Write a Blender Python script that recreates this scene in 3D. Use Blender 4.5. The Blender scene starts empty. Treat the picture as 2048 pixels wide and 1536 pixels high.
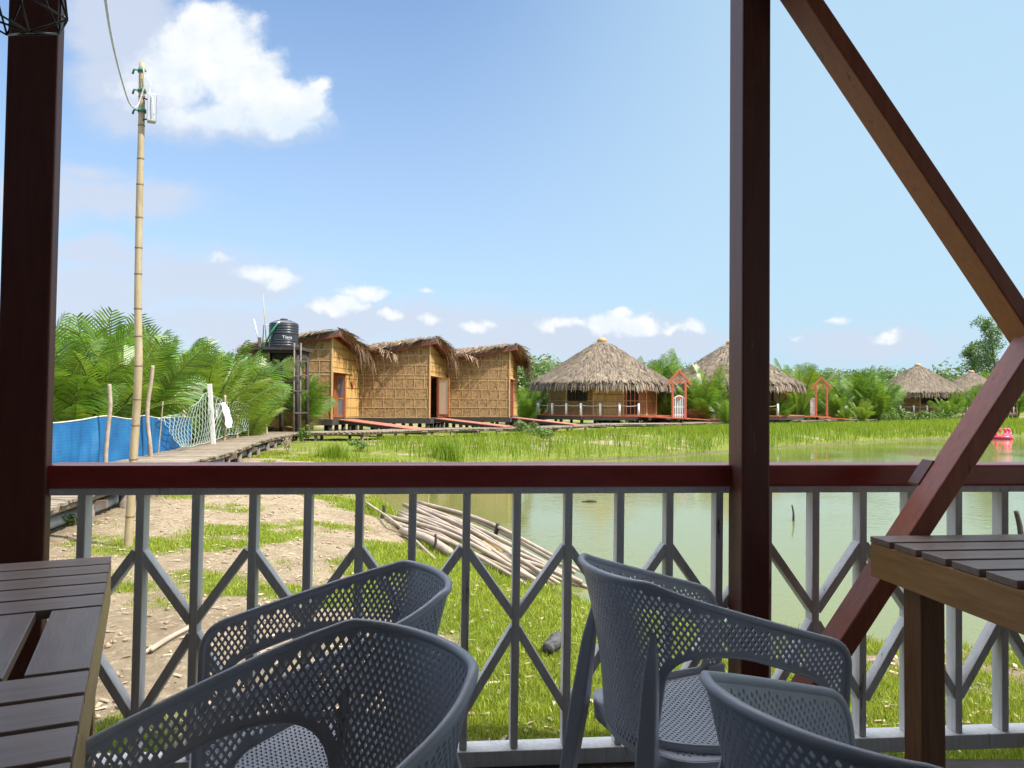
import bpy, math, random
import numpy as np
from mathutils import Vector, Matrix, geometry
random.seed(7)
RNG = np.random.default_rng(7)
C = bpy.context.scene.collection
PI = math.pi
R = math.radians

# ------------------------------------------------------------------ camera, sky, sun, exposure
F = 1540.0
H = 1.2
PITCH, ROLL = 1.41, 0.4
SUN_AZ = Vector((0.93, -0.37, 0)).normalized()      # horizontal direction towards the sun
SUN_EL = 50.0
scn = bpy.context.scene
cd = bpy.data.cameras.new("camera"); cam = bpy.data.objects.new("camera", cd); C.objects.link(cam)
CM = Matrix.Rotation(R(90 + PITCH), 3, 'X') @ Matrix.Rotation(R(ROLL), 3, 'Z')
cam.matrix_world = Matrix.Translation((0, 0, H)) @ CM.to_4x4()
cd.sensor_width = 36.0; cd.lens = 36.0 * F / 2048.0
cd.clip_start = 0.05; cd.clip_end = 4000
scn.camera = cam
scn.view_settings.view_transform = 'Standard'; scn.view_settings.look = 'None'
scn.view_settings.gamma = 1.0; scn.view_settings.exposure = 1.6
try:
    scn.cycles.max_bounces = 8; scn.cycles.transparent_max_bounces = 12
except Exception:
    pass

def ray(px, py):
    return CM @ Vector(((px - 1024) / F, (768 - py) / F, -1.0))
def W(px, py, Y):
    d = ray(px, py); t = Y / d.y
    return Vector((0, 0, H)) + d * t
def G(px, py, z):
    d = ray(px, py); t = (z - H) / d.z
    return Vector((0, 0, H)) + d * t

sd = bpy.data.lights.new("sun", 'SUN'); sun = bpy.data.objects.new("sun", sd); C.objects.link(sun)
sd.energy = 2.7; sd.angle = R(0.5); sd.color = (1.0, 0.955, 0.88)
to_sun = Vector((SUN_AZ.x * math.cos(R(SUN_EL)), SUN_AZ.y * math.cos(R(SUN_EL)), math.sin(R(SUN_EL))))
sun.rotation_euler = to_sun.to_track_quat('Z', 'Y').to_euler()
sun.location = to_sun * 50

world = bpy.data.worlds.new("World"); scn.world = world; world.use_nodes = True
def build_sky():
    nt = world.node_tree; N = nt.nodes; L = nt.links
    N.clear()
    out = N.new('ShaderNodeOutputWorld'); bg = N.new('ShaderNodeBackground')
    bg.inputs['Strength'].default_value = 0.0592
    sky = N.new('ShaderNodeTexSky'); sky.sky_type = 'NISHITA'; sky.sun_disc = False
    sky.sun_elevation = R(SUN_EL); sky.sun_rotation = math.atan2(SUN_AZ.x, SUN_AZ.y)
    sky.air_density = 1.0; sky.dust_density = 1.6; sky.ozone_density = 2.2; sky.altitude = 0
    tc = N.new('ShaderNodeTexCoord')
    def math_(op, a, b=None, c=None, clamp=False):
        n = N.new('ShaderNodeMath'); n.operation = op; n.use_clamp = clamp
        for i, v in enumerate((a, b, c)):
            if v is None: continue
            if isinstance(v, (int, float)): n.inputs[i].default_value = v
            else: L.new(v, n.inputs[i])
        return n.outputs[0]
    sep = N.new('ShaderNodeSeparateXYZ'); L.new(tc.outputs['Generated'], sep.inputs[0])
    yy = math_('MAXIMUM', sep.outputs['Y'], 0.05)
    a = math_('DIVIDE', sep.outputs['X'], yy); e = math_('DIVIDE', sep.outputs['Z'], yy)
    comb = N.new('ShaderNodeCombineXYZ'); L.new(a, comb.inputs[0]); L.new(e, comb.inputs[1])
    P = comb.outputs[0]
    def noise(scale, detail, rough, vec=P, sx=1.0, sy=1.0, off=0.0):
        mp = N.new('ShaderNodeMapping'); mp.inputs['Scale'].default_value = (sx, sy, 1); mp.inputs['Location'].default_value = (off, off, off)
        L.new(vec, mp.inputs['Vector'])
        n = N.new('ShaderNodeTexNoise'); n.inputs['Scale'].default_value = scale
        n.inputs['Detail'].default_value = detail; n.inputs['Roughness'].default_value = rough
        L.new(mp.outputs[0], n.inputs['Vector']); return n
    wn = noise(16.0, 5.0, 0.6)
    sub = N.new('ShaderNodeVectorMath'); sub.operation = 'SUBTRACT'; L.new(wn.outputs['Color'], sub.inputs[0]); sub.inputs[1].default_value = (.5, .5, .5)
    sc = N.new('ShaderNodeVectorMath'); sc.operation = 'SCALE'; L.new(sub.outputs[0], sc.inputs[0]); sc.inputs['Scale'].default_value = 0.055
    ad = N.new('ShaderNodeVectorMath'); ad.operation = 'ADD'; L.new(P, ad.inputs[0]); L.new(sc.outputs[0], ad.inputs[1])
    PW = ad.outputs[0]
    def blobs(lst, vec):
        acc = None
        for (px, py, rx, ry, w) in lst:
            mp = N.new('ShaderNodeVectorMath'); mp.operation = 'SUBTRACT'; L.new(vec, mp.inputs[0])
            mp.inputs[1].default_value = ((px - 1024) / F, (806 - py) / F, 0)
            mu = N.new('ShaderNodeVectorMath'); mu.operation = 'MULTIPLY'; L.new(mp.outputs[0], mu.inputs[0])
            mu.inputs[1].default_value = (F / rx, F / ry, 0)
            ln = N.new('ShaderNodeVectorMath'); ln.operation = 'LENGTH'; L.new(mu.outputs[0], ln.inputs[0])
            v = math_('SUBTRACT', 1.0, ln.outputs['Value'])
            v = math_('MULTIPLY', math_('MAXIMUM', v, 0.0), w)
            acc = v if acc is None else math_('MAXIMUM', acc, v)
        return acc
    cumulus = [(420, 95, 130, 110, 1.0), (400, 40, 90, 70, .9), (335, 150, 150, 95, .9), (480, 160, 130, 95, 1.1), (560, 195, 110, 75, 1.1), (610, 200, 60, 70, 1.0), (430, 235, 190, 50, .8),
               (560, 240, 120, 42, .8), (370, 110, 110, 100, .8), (630, 170, 40, 30, .8),
               (1210, 640, 70, 34, 1.0), (1270, 655, 60, 30, .9), (1235, 632, 36, 26, 1.0), (1110, 645, 60, 22, .7), (1150, 640, 50, 20, .7), (1385, 650, 40, 26, .8), (1350, 660, 50, 20, .6),
               (690, 605, 60, 22, .8), (655, 615, 60, 22, .7), (720, 580, 75, 20, .6), (790, 632, 40, 22, .7), (860, 640, 30, 24, .7), (940, 655, 60, 22, .6), (970, 650, 30, 18, .6),
               (560, 555, 70, 28, .7), (500, 545, 80, 26, .6), (430, 520, 60, 16, .5), (845, 583, 26, 8, .5),
               (1770, 664, 60, 18, .6), (1750, 668, 30, 14, .6), (1590, 665, 28, 14, .4), (1670, 635, 34, 12, .45)]
    soft = [(230, 60, 150, 120, 1.0), (210, 150, 120, 110, .7), (290, 220, 180, 90, .8), (180, 20, 120, 100, .8), (400, 250, 300, 60, .7),
            (230, 400, 260, 60, .62), (150, 350, 160, 40, .5), (330, 390, 130, 40, .5), (180, 510, 220, 50, .7), (60, 400, 200, 90, .6), (430, 560, 320, 90, .75),
            (720, 640, 420, 70, .75), (150, 590, 260, 110, .7), (1000, 660, 500, 70, .65), (1250, 680, 330, 70, .75), (1750, 680, 300, 60, .5), (500, 660, 400, 80, .7)]
    n1 = noise(13.0, 9.0, 0.62)
    n2 = noise(4.0, 7.0, 0.6, sx=1.0, sy=2.6, off=3.1)
    cu = blobs(cumulus, PW); so = blobs(soft, PW)
    d1 = math_('ADD', cu, math_('MULTIPLY', math_('SUBTRACT', n1.outputs[0], 0.5), 1.1))
    def ss(v, lo, hi):
        m = N.new('ShaderNodeMapRange'); m.interpolation_type = 'SMOOTHSTEP'; L.new(v, m.inputs['Value'])
        m.inputs['From Min'].default_value = lo; m.inputs['From Max'].default_value = hi; return m.outputs[0]
    cu_on = ss(cu, 0.0, 0.12)
    m1 = math_('MULTIPLY', ss(d1, 0.08, 0.55), cu_on)
    d2 = math_('MULTIPLY', so, math_('ADD', math_('MULTIPLY', math_('SUBTRACT', n2.outputs[0], 0.42), 3.0), 1.0))
    m2 = math_('MULTIPLY', ss(d2, 0.0, 0.62), 0.85)
    # clear air: hazier towards the horizon
    hz = N.new('ShaderNodeMix'); hz.data_type = 'RGBA'; hz.blend_type = 'MIX'
    fac = ss(e, 0.62, -0.02)
    inv = N.new('ShaderNodeMapRange'); L.new(e, inv.inputs['Value']); inv.inputs['From Min'].default_value = 0.0; inv.inputs['From Max'].default_value = 0.62
    inv.inputs['To Min'].default_value = 0.62; inv.inputs['To Max'].default_value = 0.05
    tint = N.new('ShaderNodeMix'); tint.data_type = 'RGBA'; tint.blend_type = 'MULTIPLY'; tint.inputs['Factor'].default_value = 1.0
    L.new(sky.outputs[0], tint.inputs[6]); tint.inputs[7].default_value = (1.0, 1.17, 1.30, 1)
    L.new(inv.outputs[0], hz.inputs['Factor']); L.new(tint.outputs[2], hz.inputs[6]); hz.inputs[7].default_value = (3.55, 4.45, 5.3, 1)
    sunward = N.new('ShaderNodeMix'); sunward.data_type = 'RGBA'; L.new(math_('MULTIPLY', ss(a, -0.15, 0.42), 0.8), sunward.inputs['Factor'])
    L.new(hz.outputs[2], sunward.inputs[6]); sunward.inputs[7].default_value = (3.05, 4.35, 5.25, 1); hz = sunward
    lit = N.new('ShaderNodeMix'); lit.data_type = 'RGBA'
    n3 = noise(13.0, 9.0, 0.62, off=0.0); mv = N.new('ShaderNodeVectorMath'); mv.operation = 'ADD'; L.new(P, mv.inputs[0]); mv.inputs[1].default_value = (0.012, 0.020, 0)
    n3 = noise(13.0, 9.0, 0.62, vec=mv.outputs[0])
    relief = math_('MULTIPLY', math_('SUBTRACT', n1.outputs[0], n3.outputs[0]), 2.6)
    low = math_('MULTIPLY', ss(e, 0.335, 0.43), ss(e, 0.15, 0.20)); base_ = math_('ADD', math_('MULTIPLY', low, 0.75), math_('MULTIPLY', ss(e, 0.30, 0.12), 0.75))
    L.new(math_('ADD', base_, relief, clamp=True), lit.inputs['Factor'])
    lit.inputs[6].default_value = (4.35, 4.95, 5.6, 1); lit.inputs[7].default_value = (5.6, 5.7, 5.8, 1)
    x1 = N.new('ShaderNodeMix'); x1.data_type = 'RGBA'; L.new(m2, x1.inputs['Factor']); L.new(hz.outputs[2], x1.inputs[6]); x1.inputs[7].default_value = (3.75, 4.15, 4.95, 1)
    x2 = N.new('ShaderNodeMix'); x2.data_type = 'RGBA'; L.new(m1, x2.inputs['Factor']); L.new(x1.outputs[2], x2.inputs[6]); L.new(lit.outputs[2], x2.inputs[7])
    # bright cloud patches added overhead, out of view, to lift light in the veranda
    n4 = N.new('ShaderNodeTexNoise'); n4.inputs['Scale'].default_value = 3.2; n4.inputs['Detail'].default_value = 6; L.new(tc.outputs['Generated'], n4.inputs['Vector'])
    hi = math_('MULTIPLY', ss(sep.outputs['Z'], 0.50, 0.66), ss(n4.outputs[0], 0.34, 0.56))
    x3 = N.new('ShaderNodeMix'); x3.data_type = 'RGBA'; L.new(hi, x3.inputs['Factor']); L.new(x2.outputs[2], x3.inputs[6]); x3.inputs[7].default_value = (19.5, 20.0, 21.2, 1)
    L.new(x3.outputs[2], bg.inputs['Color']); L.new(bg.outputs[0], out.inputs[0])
build_sky()

# ------------------------------------------------------------------ materials
def mat(name, c1, c2=None, scale=8.0, rough=0.6, bump=0.0, bscale=None, stretch=(1, 1, 1), spec=0.5, island=0.0, trans=0.0, coat=0.0, detail=6.0, coords='Object', c3=None, c3scale=2.0, c3thr=0.6):
    m = bpy.data.materials.new(name); m.use_nodes = True
    nt = m.node_tree; N = nt.nodes; L = nt.links
    p = N['Principled BSDF']; o = N['Material Output']
    p.inputs['Roughness'].default_value = rough
    p.inputs['Specular IOR Level'].default_value = spec
    if coat: p.inputs['Coat Weight'].default_value = coat; p.inputs['Coat Roughness'].default_value = 0.25
    tc = N.new('ShaderNodeTexCoord'); mp = N.new('ShaderNodeMapping'); mp.inputs['Scale'].default_value = stretch
    L.new(tc.outputs[coords], mp.inputs['Vector'])
    col = None
    if c2 is not None:
        n = N.new('ShaderNodeTexNoise'); n.inputs['Scale'].default_value = scale; n.inputs['Detail'].default_value = detail; n.inputs['Roughness'].default_value = 0.65
        L.new(mp.outputs[0], n.inputs['Vector'])
        mr = N.new('ShaderNodeMapRange'); L.new(n.outputs[0], mr.inputs['Value']); mr.inputs['From Min'].default_value = 0.32; mr.inputs['From Max'].default_value = 0.68
        mx = N.new('ShaderNodeMix'); mx.data_type = 'RGBA'; L.new(mr.outputs[0], mx.inputs['Factor'])
        mx.inputs[6].default_value = (*c1, 1); mx.inputs[7].default_value = (*c2, 1); col = mx.outputs[2]
    if c3 is not None:
        n3 = N.new('ShaderNodeTexNoise'); n3.inputs['Scale'].default_value = c3scale; n3.inputs['Detail'].default_value = 8; n3.inputs['Roughness'].default_value = 0.7
        L.new(mp.outputs[0], n3.inputs['Vector'])
        r3 = N.new('ShaderNodeMapRange'); r3.interpolation_type = 'SMOOTHSTEP'; L.new(n3.outputs[0], r3.inputs['Value']); r3.inputs['From Min'].default_value = c3thr; r3.inputs['From Max'].default_value = c3thr + 0.08
        m3 = N.new('ShaderNodeMix'); m3.data_type = 'RGBA'; L.new(r3.outputs[0], m3.inputs['Factor'])
        if col is None: m3.inputs[6].default_value = (*c1, 1)
        else: L.new(col, m3.inputs[6])
        m3.inputs[7].default_value = (*c3, 1); col = m3.outputs[2]
    if island:
        g = N.new('ShaderNodeNewGeometry'); hs = N.new('ShaderNodeHueSaturation')
        a = N.new('ShaderNodeMapRange'); L.new(g.outputs['Random Per Island'], a.inputs['Value']); a.inputs['To Min'].default_value = 1 - island; a.inputs['To Max'].default_value = 1 + island
        L.new(a.outputs[0], hs.inputs['Value'])
        ml = N.new('ShaderNodeMath'); ml.operation = 'FRACT'; m2 = N.new('ShaderNodeMath'); m2.operation = 'MULTIPLY'; L.new(g.outputs['Random Per Island'], m2.inputs[0]); m2.inputs[1].default_value = 17.3
        L.new(m2.outputs[0], ml.inputs[0])
        b = N.new('ShaderNodeMapRange'); L.new(ml.outputs[0], b.inputs['Value']); b.inputs['To Min'].default_value = 0.5 - 0.05 * island; b.inputs['To Max'].default_value = 0.5 + 0.05 * island
        L.new(b.outputs[0], hs.inputs['Hue'])
        if col is None: hs.inputs['Color'].default_value = (*c1, 1)
        else: L.new(col, hs.inputs['Color'])
        col = hs.outputs[0]
    if col is None: p.inputs['Base Color'].default_value = (*c1, 1)
    else: L.new(col, p.inputs['Base Color'])
    if bump:
        nb = N.new('ShaderNodeTexNoise'); nb.inputs['Scale'].default_value = bscale or scale * 3; nb.inputs['Detail'].default_value = 6; nb.inputs['Roughness'].default_value = 0.7
        L.new(mp.outputs[0], nb.inputs['Vector'])
        bp = N.new('ShaderNodeBump'); bp.inputs['Strength'].default_value = 1.0; bp.inputs['Distance'].default_value = bump
        L.new(nb.outputs[0], bp.inputs['Height']); L.new(bp.outputs[0], p.inputs['Normal'])
    if trans:
        t = N.new('ShaderNodeBsdfTranslucent'); ms = N.new('ShaderNodeMixShader'); ms.inputs[0].default_value = trans
        if col is None: t.inputs['Color'].default_value = (*c1, 1)
        else: L.new(col, t.inputs['Color'])
        L.new(p.outputs[0], ms.inputs[1]); L.new(t.outputs[0], ms.inputs[2]); L.new(ms.outputs[0], o.inputs['Surface'])
    return m

def grain(name, c1, c2, axis=0, rough=0.5, bump=0.0006, scale=6.0, coat=0.0, wear=None, wthr=0.62, wscale=14, spec=0.5):
    st = [9.0, 9.0, 9.0]; st[axis] = 0.8
    return mat(name, c1, c2, scale=scale, rough=rough, bump=bump, bscale=scale * 2.5, stretch=tuple(st), coat=coat, c3=wear, c3thr=wthr, c3scale=wscale / 9.0, spec=spec)

M = {}
M['post'] = grain('red_brown_wood', (0.155, 0.043, 0.028), (0.110, 0.028, 0.019), 2, 0.45, wear=(0.30, 0.15, 0.11), wthr=0.63, wscale=26)
M['brace'] = grain('red_brown_brace_wood', (0.40, 0.115, 0.060), (0.29, 0.08, 0.042), 2, 0.45, wear=(0.12, 0.032, 0.022), wthr=0.60, wscale=26)
M['rail'] = grain('varnished_red_wood', (0.33, 0.034, 0.028), (0.24, 0.024, 0.020), 0, 0.34, 0.0004, coat=0.15, wear=(0.16, 0.05, 0.04), wthr=0.72)
M['paint'] = grain('worn_white_paint', (0.72, 0.70, 0.69), (0.56, 0.54, 0.53), 2, 0.5, 0.0012, wear=(0.16, 0.135, 0.115), wthr=0.615, wscale=34)
M['plastic'] = mat('grey_moulded_plastic', (0.440, 0.455, 0.515), (0.400, 0.415, 0.475), 9, rough=0.36, bump=0.00012, bscale=700, c3=(0.50, 0.49, 0.48), c3scale=6.0, c3thr=0.60)
M['tabletop'] = grain('brown_stained_slat', (0.27, 0.185, 0.15), (0.18, 0.122, 0.098), 0, 0.36, 0.0006, wear=(0.04, 0.026, 0.02), wthr=0.66, wscale=12)
M['tableside'] = grain('warm_brown_wood', (0.46, 0.235, 0.075), (0.32, 0.148, 0.042), 1, 0.5, 0.0008, wear=(0.06, 0.03, 0.016), wthr=0.67, wscale=10)
M['tablepale'] = grain('pale_varnished_wood', (0.60, 0.41, 0.18), (0.44, 0.28, 0.11), 1, 0.5, 0.0008, wear=(0.12, 0.07, 0.03), wthr=0.67, wscale=10)
M['tableleg'] = grain('dark_brown_leg_wood', (0.26, 0.115, 0.048), (0.16, 0.066, 0.03), 2, 0.5, 0.0008, wear=(0.03, 0.015, 0.01), wthr=0.66, wscale=10)
M['floor'] = grain('worn_floor_plank', (0.17, 0.14, 0.12), (0.10, 0.085, 0.075), 0, 0.6, 0.003)
M['inside'] = mat('dark_interior_board', (0.20, 0.15, 0.11), (0.15, 0.11, 0.08), 3, rough=0.8)
M['black_wire'] = mat('black_wire', (0.012, 0.012, 0.014), rough=0.4)
M['bamboo'] = mat('dry_bamboo', (0.40, 0.325, 0.195), (0.27, 0.205, 0.115), 3, rough=0.45, bump=0.0008, bscale=20, stretch=(4, 4, 1))
M['bamboo_node'] = mat('bamboo_joint', (0.22, 0.15, 0.08), (0.14, 0.10, 0.06), 20, rough=0.6)
M['grey_bamboo'] = mat('weathered_bamboo', (0.40, 0.325, 0.235), (0.24, 0.19, 0.135), 2.2, rough=0.55, bump=0.001, bscale=18, island=0.22)
M['stick'] = mat('bleached_branch', (0.40, 0.31, 0.23), (0.24, 0.18, 0.13), 7, rough=0.75, bump=0.004, bscale=30)
M['darkwood'] = mat('dark_rotten_wood', (0.055, 0.04, 0.034), (0.022, 0.017, 0.015), 9, rough=0.8, bump=0.004, bscale=26)
M['pilewood'] = mat('weathered_pile_wood', (0.20, 0.16, 0.13), (0.10, 0.08, 0.065), 6, rough=0.8, bump=0.004, bscale=30)
M['plank'] = mat('bleached_deck_plank', (0.27, 0.215, 0.15), (0.17, 0.132, 0.09), 4, rough=0.75, bump=0.003, bscale=30, island=0.2)
M['plankedge'] = mat('split_bamboo_edge', (0.30, 0.25, 0.19), (0.16, 0.125, 0.09), 9, rough=0.8, bump=0.004, bscale=25)
M['pvc'] = mat('grey_pvc_pipe', (0.50, 0.52, 0.54), (0.36, 0.37, 0.38), 5, rough=0.4)
M['concrete'] = mat('pale_concrete', (0.60, 0.58, 0.55), (0.45, 0.43, 0.41), 9, rough=0.8, bump=0.002, bscale=40)
M['cloth'] = mat('white_cloth', (0.80, 0.78, 0.78), (0.66, 0.64, 0.65), 10, rough=0.85)
M['rope'] = mat('pale_rope', (0.52, 0.47, 0.38), rough=0.8)
M['white'] = mat('white_gloss_paint', (0.74, 0.73, 0.72), (0.62, 0.60, 0.59), 6, rough=0.5)
M['orange'] = mat('orange_red_paint', (0.52, 0.115, 0.052), (0.40, 0.085, 0.042), 4, rough=0.5)
M['ramp'] = mat('faded_red_ramp_board', (0.42, 0.15, 0.10), (0.31, 0.11, 0.075), 3, rough=0.7, bump=0.004, bscale=14)
M['rafter'] = mat('red_brown_rafter', (0.22, 0.058, 0.035), (0.15, 0.040, 0.027), 4, rough=0.6)
M['doororange'] = mat('orange_door_wood', (0.52, 0.21, 0.065), (0.40, 0.15, 0.05), 3, rough=0.45)
M['doorred'] = mat('red_door_wood', (0.40, 0.10, 0.055), (0.30, 0.075, 0.045), 3, rough=0.5)
M['glass'] = mat('dark_window_glass', (0.16, 0.18, 0.21), rough=0.12, spec=0.8)
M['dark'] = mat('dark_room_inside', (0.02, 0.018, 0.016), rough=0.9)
M['cream'] = mat('cream_door_panel', (0.62, 0.52, 0.36), rough=0.6)
M['batten'] = mat('split_bamboo_batten', (0.60, 0.41, 0.19), (0.48, 0.32, 0.13), 5, rough=0.5)
M['thatch'] = mat('grey_thatch', (0.225, 0.175, 0.115), (0.125, 0.094, 0.064), 0.9, rough=0.85, island=0.42)
M['thatchbase'] = mat('thatch_bed', (0.20, 0.155, 0.115), (0.12, 0.09, 0.07), 4, rough=0.9, bump=0.04, bscale=9)
M['leafthatch'] = mat('dry_palm_leaf_thatch', (0.35, 0.235, 0.135), (0.20, 0.125, 0.075), 1.6, rough=0.75, island=0.45)
M['knob'] = mat('ochre_ridge_pot', (0.42, 0.255, 0.105), (0.33, 0.19, 0.075), 5, rough=0.6)
M['tank'] = mat('black_tank_plastic', (0.020, 0.023, 0.032), rough=0.32, spec=0.6)
M['green_pipe'] = mat('green_hose', (0.03, 0.30, 0.13), rough=0.4)
M['netblue'] = None
M['netgreen'] = mat('faded_green_net', (0.30, 0.36, 0.30), (0.22, 0.28, 0.23), 5, rough=0.7)
M['bark'] = mat('tree_bark', (0.14, 0.11, 0.085), (0.08, 0.06, 0.05), 8, rough=0.9)
M['leaf'] = mat('mangrove_leaf', (0.140, 0.200, 0.045), (0.095, 0.155, 0.035), 0.35, rough=0.5, island=0.4, trans=0.35)
M['leafpale'] = mat('pale_tree_leaf', (0.125, 0.20, 0.040), (0.085, 0.155, 0.030), 0.5, rough=0.5, island=0.35, trans=0.4)
M['frond'] = mat('nipa_leaflet', (0.150, 0.250, 0.018), (0.085, 0.170, 0.016), 0.5, rough=0.36, island=0.45, trans=0.32, spec=0.6)
M['frondlime'] = mat('young_nipa_leaflet', (0.185, 0.255, 0.020), (0.135, 0.215, 0.020), 0.6, rough=0.38, island=0.3, trans=0.42, spec=0.6)
M['deadfrond'] = mat('dead_nipa_leaflet', (0.30, 0.20, 0.09), (0.22, 0.14, 0.065), 1.0, rough=0.7, island=0.35)
M['rachis'] = mat('nipa_stalk', (0.13, 0.19, 0.04), (0.11, 0.13, 0.04), 2, rough=0.45)
M['grass'] = mat('lawn_grass', (0.230, 0.300, 0.016), (0.300, 0.345, 0.030), 0.5, rough=0.55, island=0.4, trans=0.4)
M['reed'] = mat('reed_grass', (0.140, 0.225, 0.008), (0.225, 0.290, 0.016), 0.22, rough=0.5, island=0.35, trans=0.45)
M['weed'] = mat('leafy_weed', (0.085, 0.165, 0.022), (0.13, 0.20, 0.028), 0.8, rough=0.45, island=0.35, trans=0.4)
M['pink'] = mat('pink_float_vinyl', (0.80, 0.05, 0.13), (0.72, 0.04, 0.10), 3, rough=0.3)
M['pinkpale'] = mat('pale_pink_vinyl', (0.85, 0.42, 0.50), rough=0.3)
M['char'] = mat('charred_log', (0.010, 0.010, 0.011), (0.10, 0.095, 0.10), 34, rough=0.7, bump=0.01, bscale=30)
M['box'] = mat('pale_grey_housing', (0.42, 0.44, 0.47), (0.36, 0.38, 0.41), 4, rough=0.45)
M['green_tie'] = mat('green_tie', (0.03, 0.16, 0.09), rough=0.5)
M['clod'] = mat('dry_earth_crumb', (0.24, 0.175, 0.11), (0.34, 0.265, 0.175), 2, rough=0.95, island=0.3)
M['chip'] = mat('dry_leaf_litter', (0.27, 0.20, 0.125), (0.38, 0.30, 0.20), 3, rough=0.8, island=0.4)
M['yellowplank'] = mat('yellow_new_plank', (0.55, 0.40, 0.16), (0.45, 0.31, 0.12), 4, rough=0.6)

def woven(name, ca, cb, cd_, vertical=False):
    m = bpy.data.materials.new(name); m.use_nodes = True
    nt = m.node_tree; N = nt.nodes; L = nt.links; p = N['Principled BSDF']; p.inputs['Roughness'].default_value = 0.55
    uv = N.new('ShaderNodeUVMap'); mp = N.new('ShaderNodeMapping')
    L.new(uv.outputs[0], mp.inputs['Vector'])
    mp.inputs['Rotation'].default_value = (0, 0, 0 if vertical else R(45))
    mp.inputs['Scale'].default_value = (14, 1.2, 1) if vertical else (9, 9, 1)
    ck = N.new('ShaderNodeTexBrick'); L.new(mp.outputs[0], ck.inputs['Vector'])
    ck.inputs['Scale'].default_value = 1.0; ck.inputs['Mortar Size'].default_value = 0.03; ck.inputs['Brick Width'].default_value = 1.7; ck.inputs['Row Height'].default_value = 0.55
    ck.inputs['Color1'].default_value = (*ca, 1); ck.inputs['Color2'].default_value = (*cb, 1); ck.inputs['Mortar'].default_value = (*cd_, 1); ck.inputs['Bias'].default_value = -0.1
    n = N.new('ShaderNodeTexNoise'); n.inputs['Scale'].default_value = 3.2 if not vertical else 2.0; n.inputs['Detail'].default_value = 5; L.new(mp.outputs[0] if vertical else uv.outputs[0], n.inputs['Vector'])
    v = N.new('ShaderNodeTexVoronoi'); v.inputs['Scale'].default_value = 1.0; L.new(mp.outputs[0], v.inputs['Vector'])
    sv = N.new('ShaderNodeSeparateColor'); L.new(v.outputs['Color'], sv.inputs[0])
    r1 = N.new('ShaderNodeMapRange'); L.new(sv.outputs[0], r1.inputs['Value']); r1.inputs['From Min'].default_value = 0.55; r1.inputs['From Max'].default_value = 1.0
    r1.inputs['To Min'].default_value = 0.0; r1.inputs['To Max'].default_value = 0.8
    mx = N.new('ShaderNodeMix'); mx.data_type = 'RGBA'; L.new(r1.outputs[0], mx.inputs['Factor']); L.new(ck.outputs[0], mx.inputs[6]); mx.inputs[7].default_value = (*cd_, 1)
    r2 = N.new('ShaderNodeMapRange'); L.new(n.outputs[0], r2.inputs['Value']); r2.inputs['From Min'].default_value = .3; r2.inputs['From Max'].default_value = .7; r2.inputs['To Min'].default_value = .88; r2.inputs['To Max'].default_value = 1.1
    hs = N.new('ShaderNodeHueSaturation'); L.new(r2.outputs[0], hs.inputs['Value']); L.new(mx.outputs[2], hs.inputs['Color'])
    L.new(hs.outputs[0], p.inputs['Base Color'])
    bp = N.new('ShaderNodeBump'); bp.inputs['Distance'].default_value = 0.02; L.new(ck.outputs['Fac'], bp.inputs['Height']); bp.invert = True; L.new(bp.outputs[0], p.inputs['Normal'])
    return m
M['weave'] = woven('woven_bamboo_mat', (0.39, 0.222, 0.082), (0.315, 0.165, 0.057), (0.145, 0.072, 0.027))
M['weaveupright'] = woven('upright_split_bamboo', (0.56, 0.34, 0.115), (0.46, 0.265, 0.08), (0.26, 0.14, 0.045), True)

# ------------------------------------------------------------------ mesh helpers
def link(o, parent=None):
    C.objects.link(o)
    if parent is not None: o.parent = parent
    return o
def tag(o, label=None, cat=None, group=None, kind=None):
    if label: o['label'] = label
    if cat: o['category'] = cat
    if group: o['group'] = group
    if kind: o['kind'] = kind
    return o
def root(name, label, cat, loc=(0, 0, 0), rz=0.0, group=None):
    o = bpy.data.objects.new(name, None); C.objects.link(o)
    o.location = loc; o.rotation_euler = (0, 0, rz); o.empty_display_size = 0.1
    return tag(o, label, cat, group)
def np_mesh(name, V, Fc, m, smooth=False, uv=None):
    V = np.asarray(V, dtype=np.float32); Fc = np.asarray(Fc, dtype=np.int32)
    me = bpy.data.meshes.new(name); nf, k = Fc.shape
    me.vertices.add(len(V)); me.vertices.foreach_set('co', V.ravel())
    me.loops.add(nf * k); me.loops.foreach_set('vertex_index', Fc.ravel())
    me.polygons.add(nf); me.polygons.foreach_set('loop_start', np.arange(0, nf * k, k, dtype=np.int32))
    try: me.polygons.foreach_set('loop_total', np.full(nf, k, dtype=np.int32))
    except Exception: pass
    if smooth: me.polygons.foreach_set('use_smooth', np.ones(nf, dtype=bool))
    me.materials.append(m)
    me.update(calc_edges=True); me.validate()
    return me
def np_obj(name, V, Fc, m, parent=None, smooth=False, loc=None):
    V = np.asarray(V, dtype=np.float64)
    if parent is not None and loc is None: V = V - np.array(parent.location) - (np.array(parent.parent.location) if parent.parent is not None else 0)
    o = bpy.data.objects.new(name, np_mesh(name, V, Fc, m, smooth)); return link(o, parent)

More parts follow.
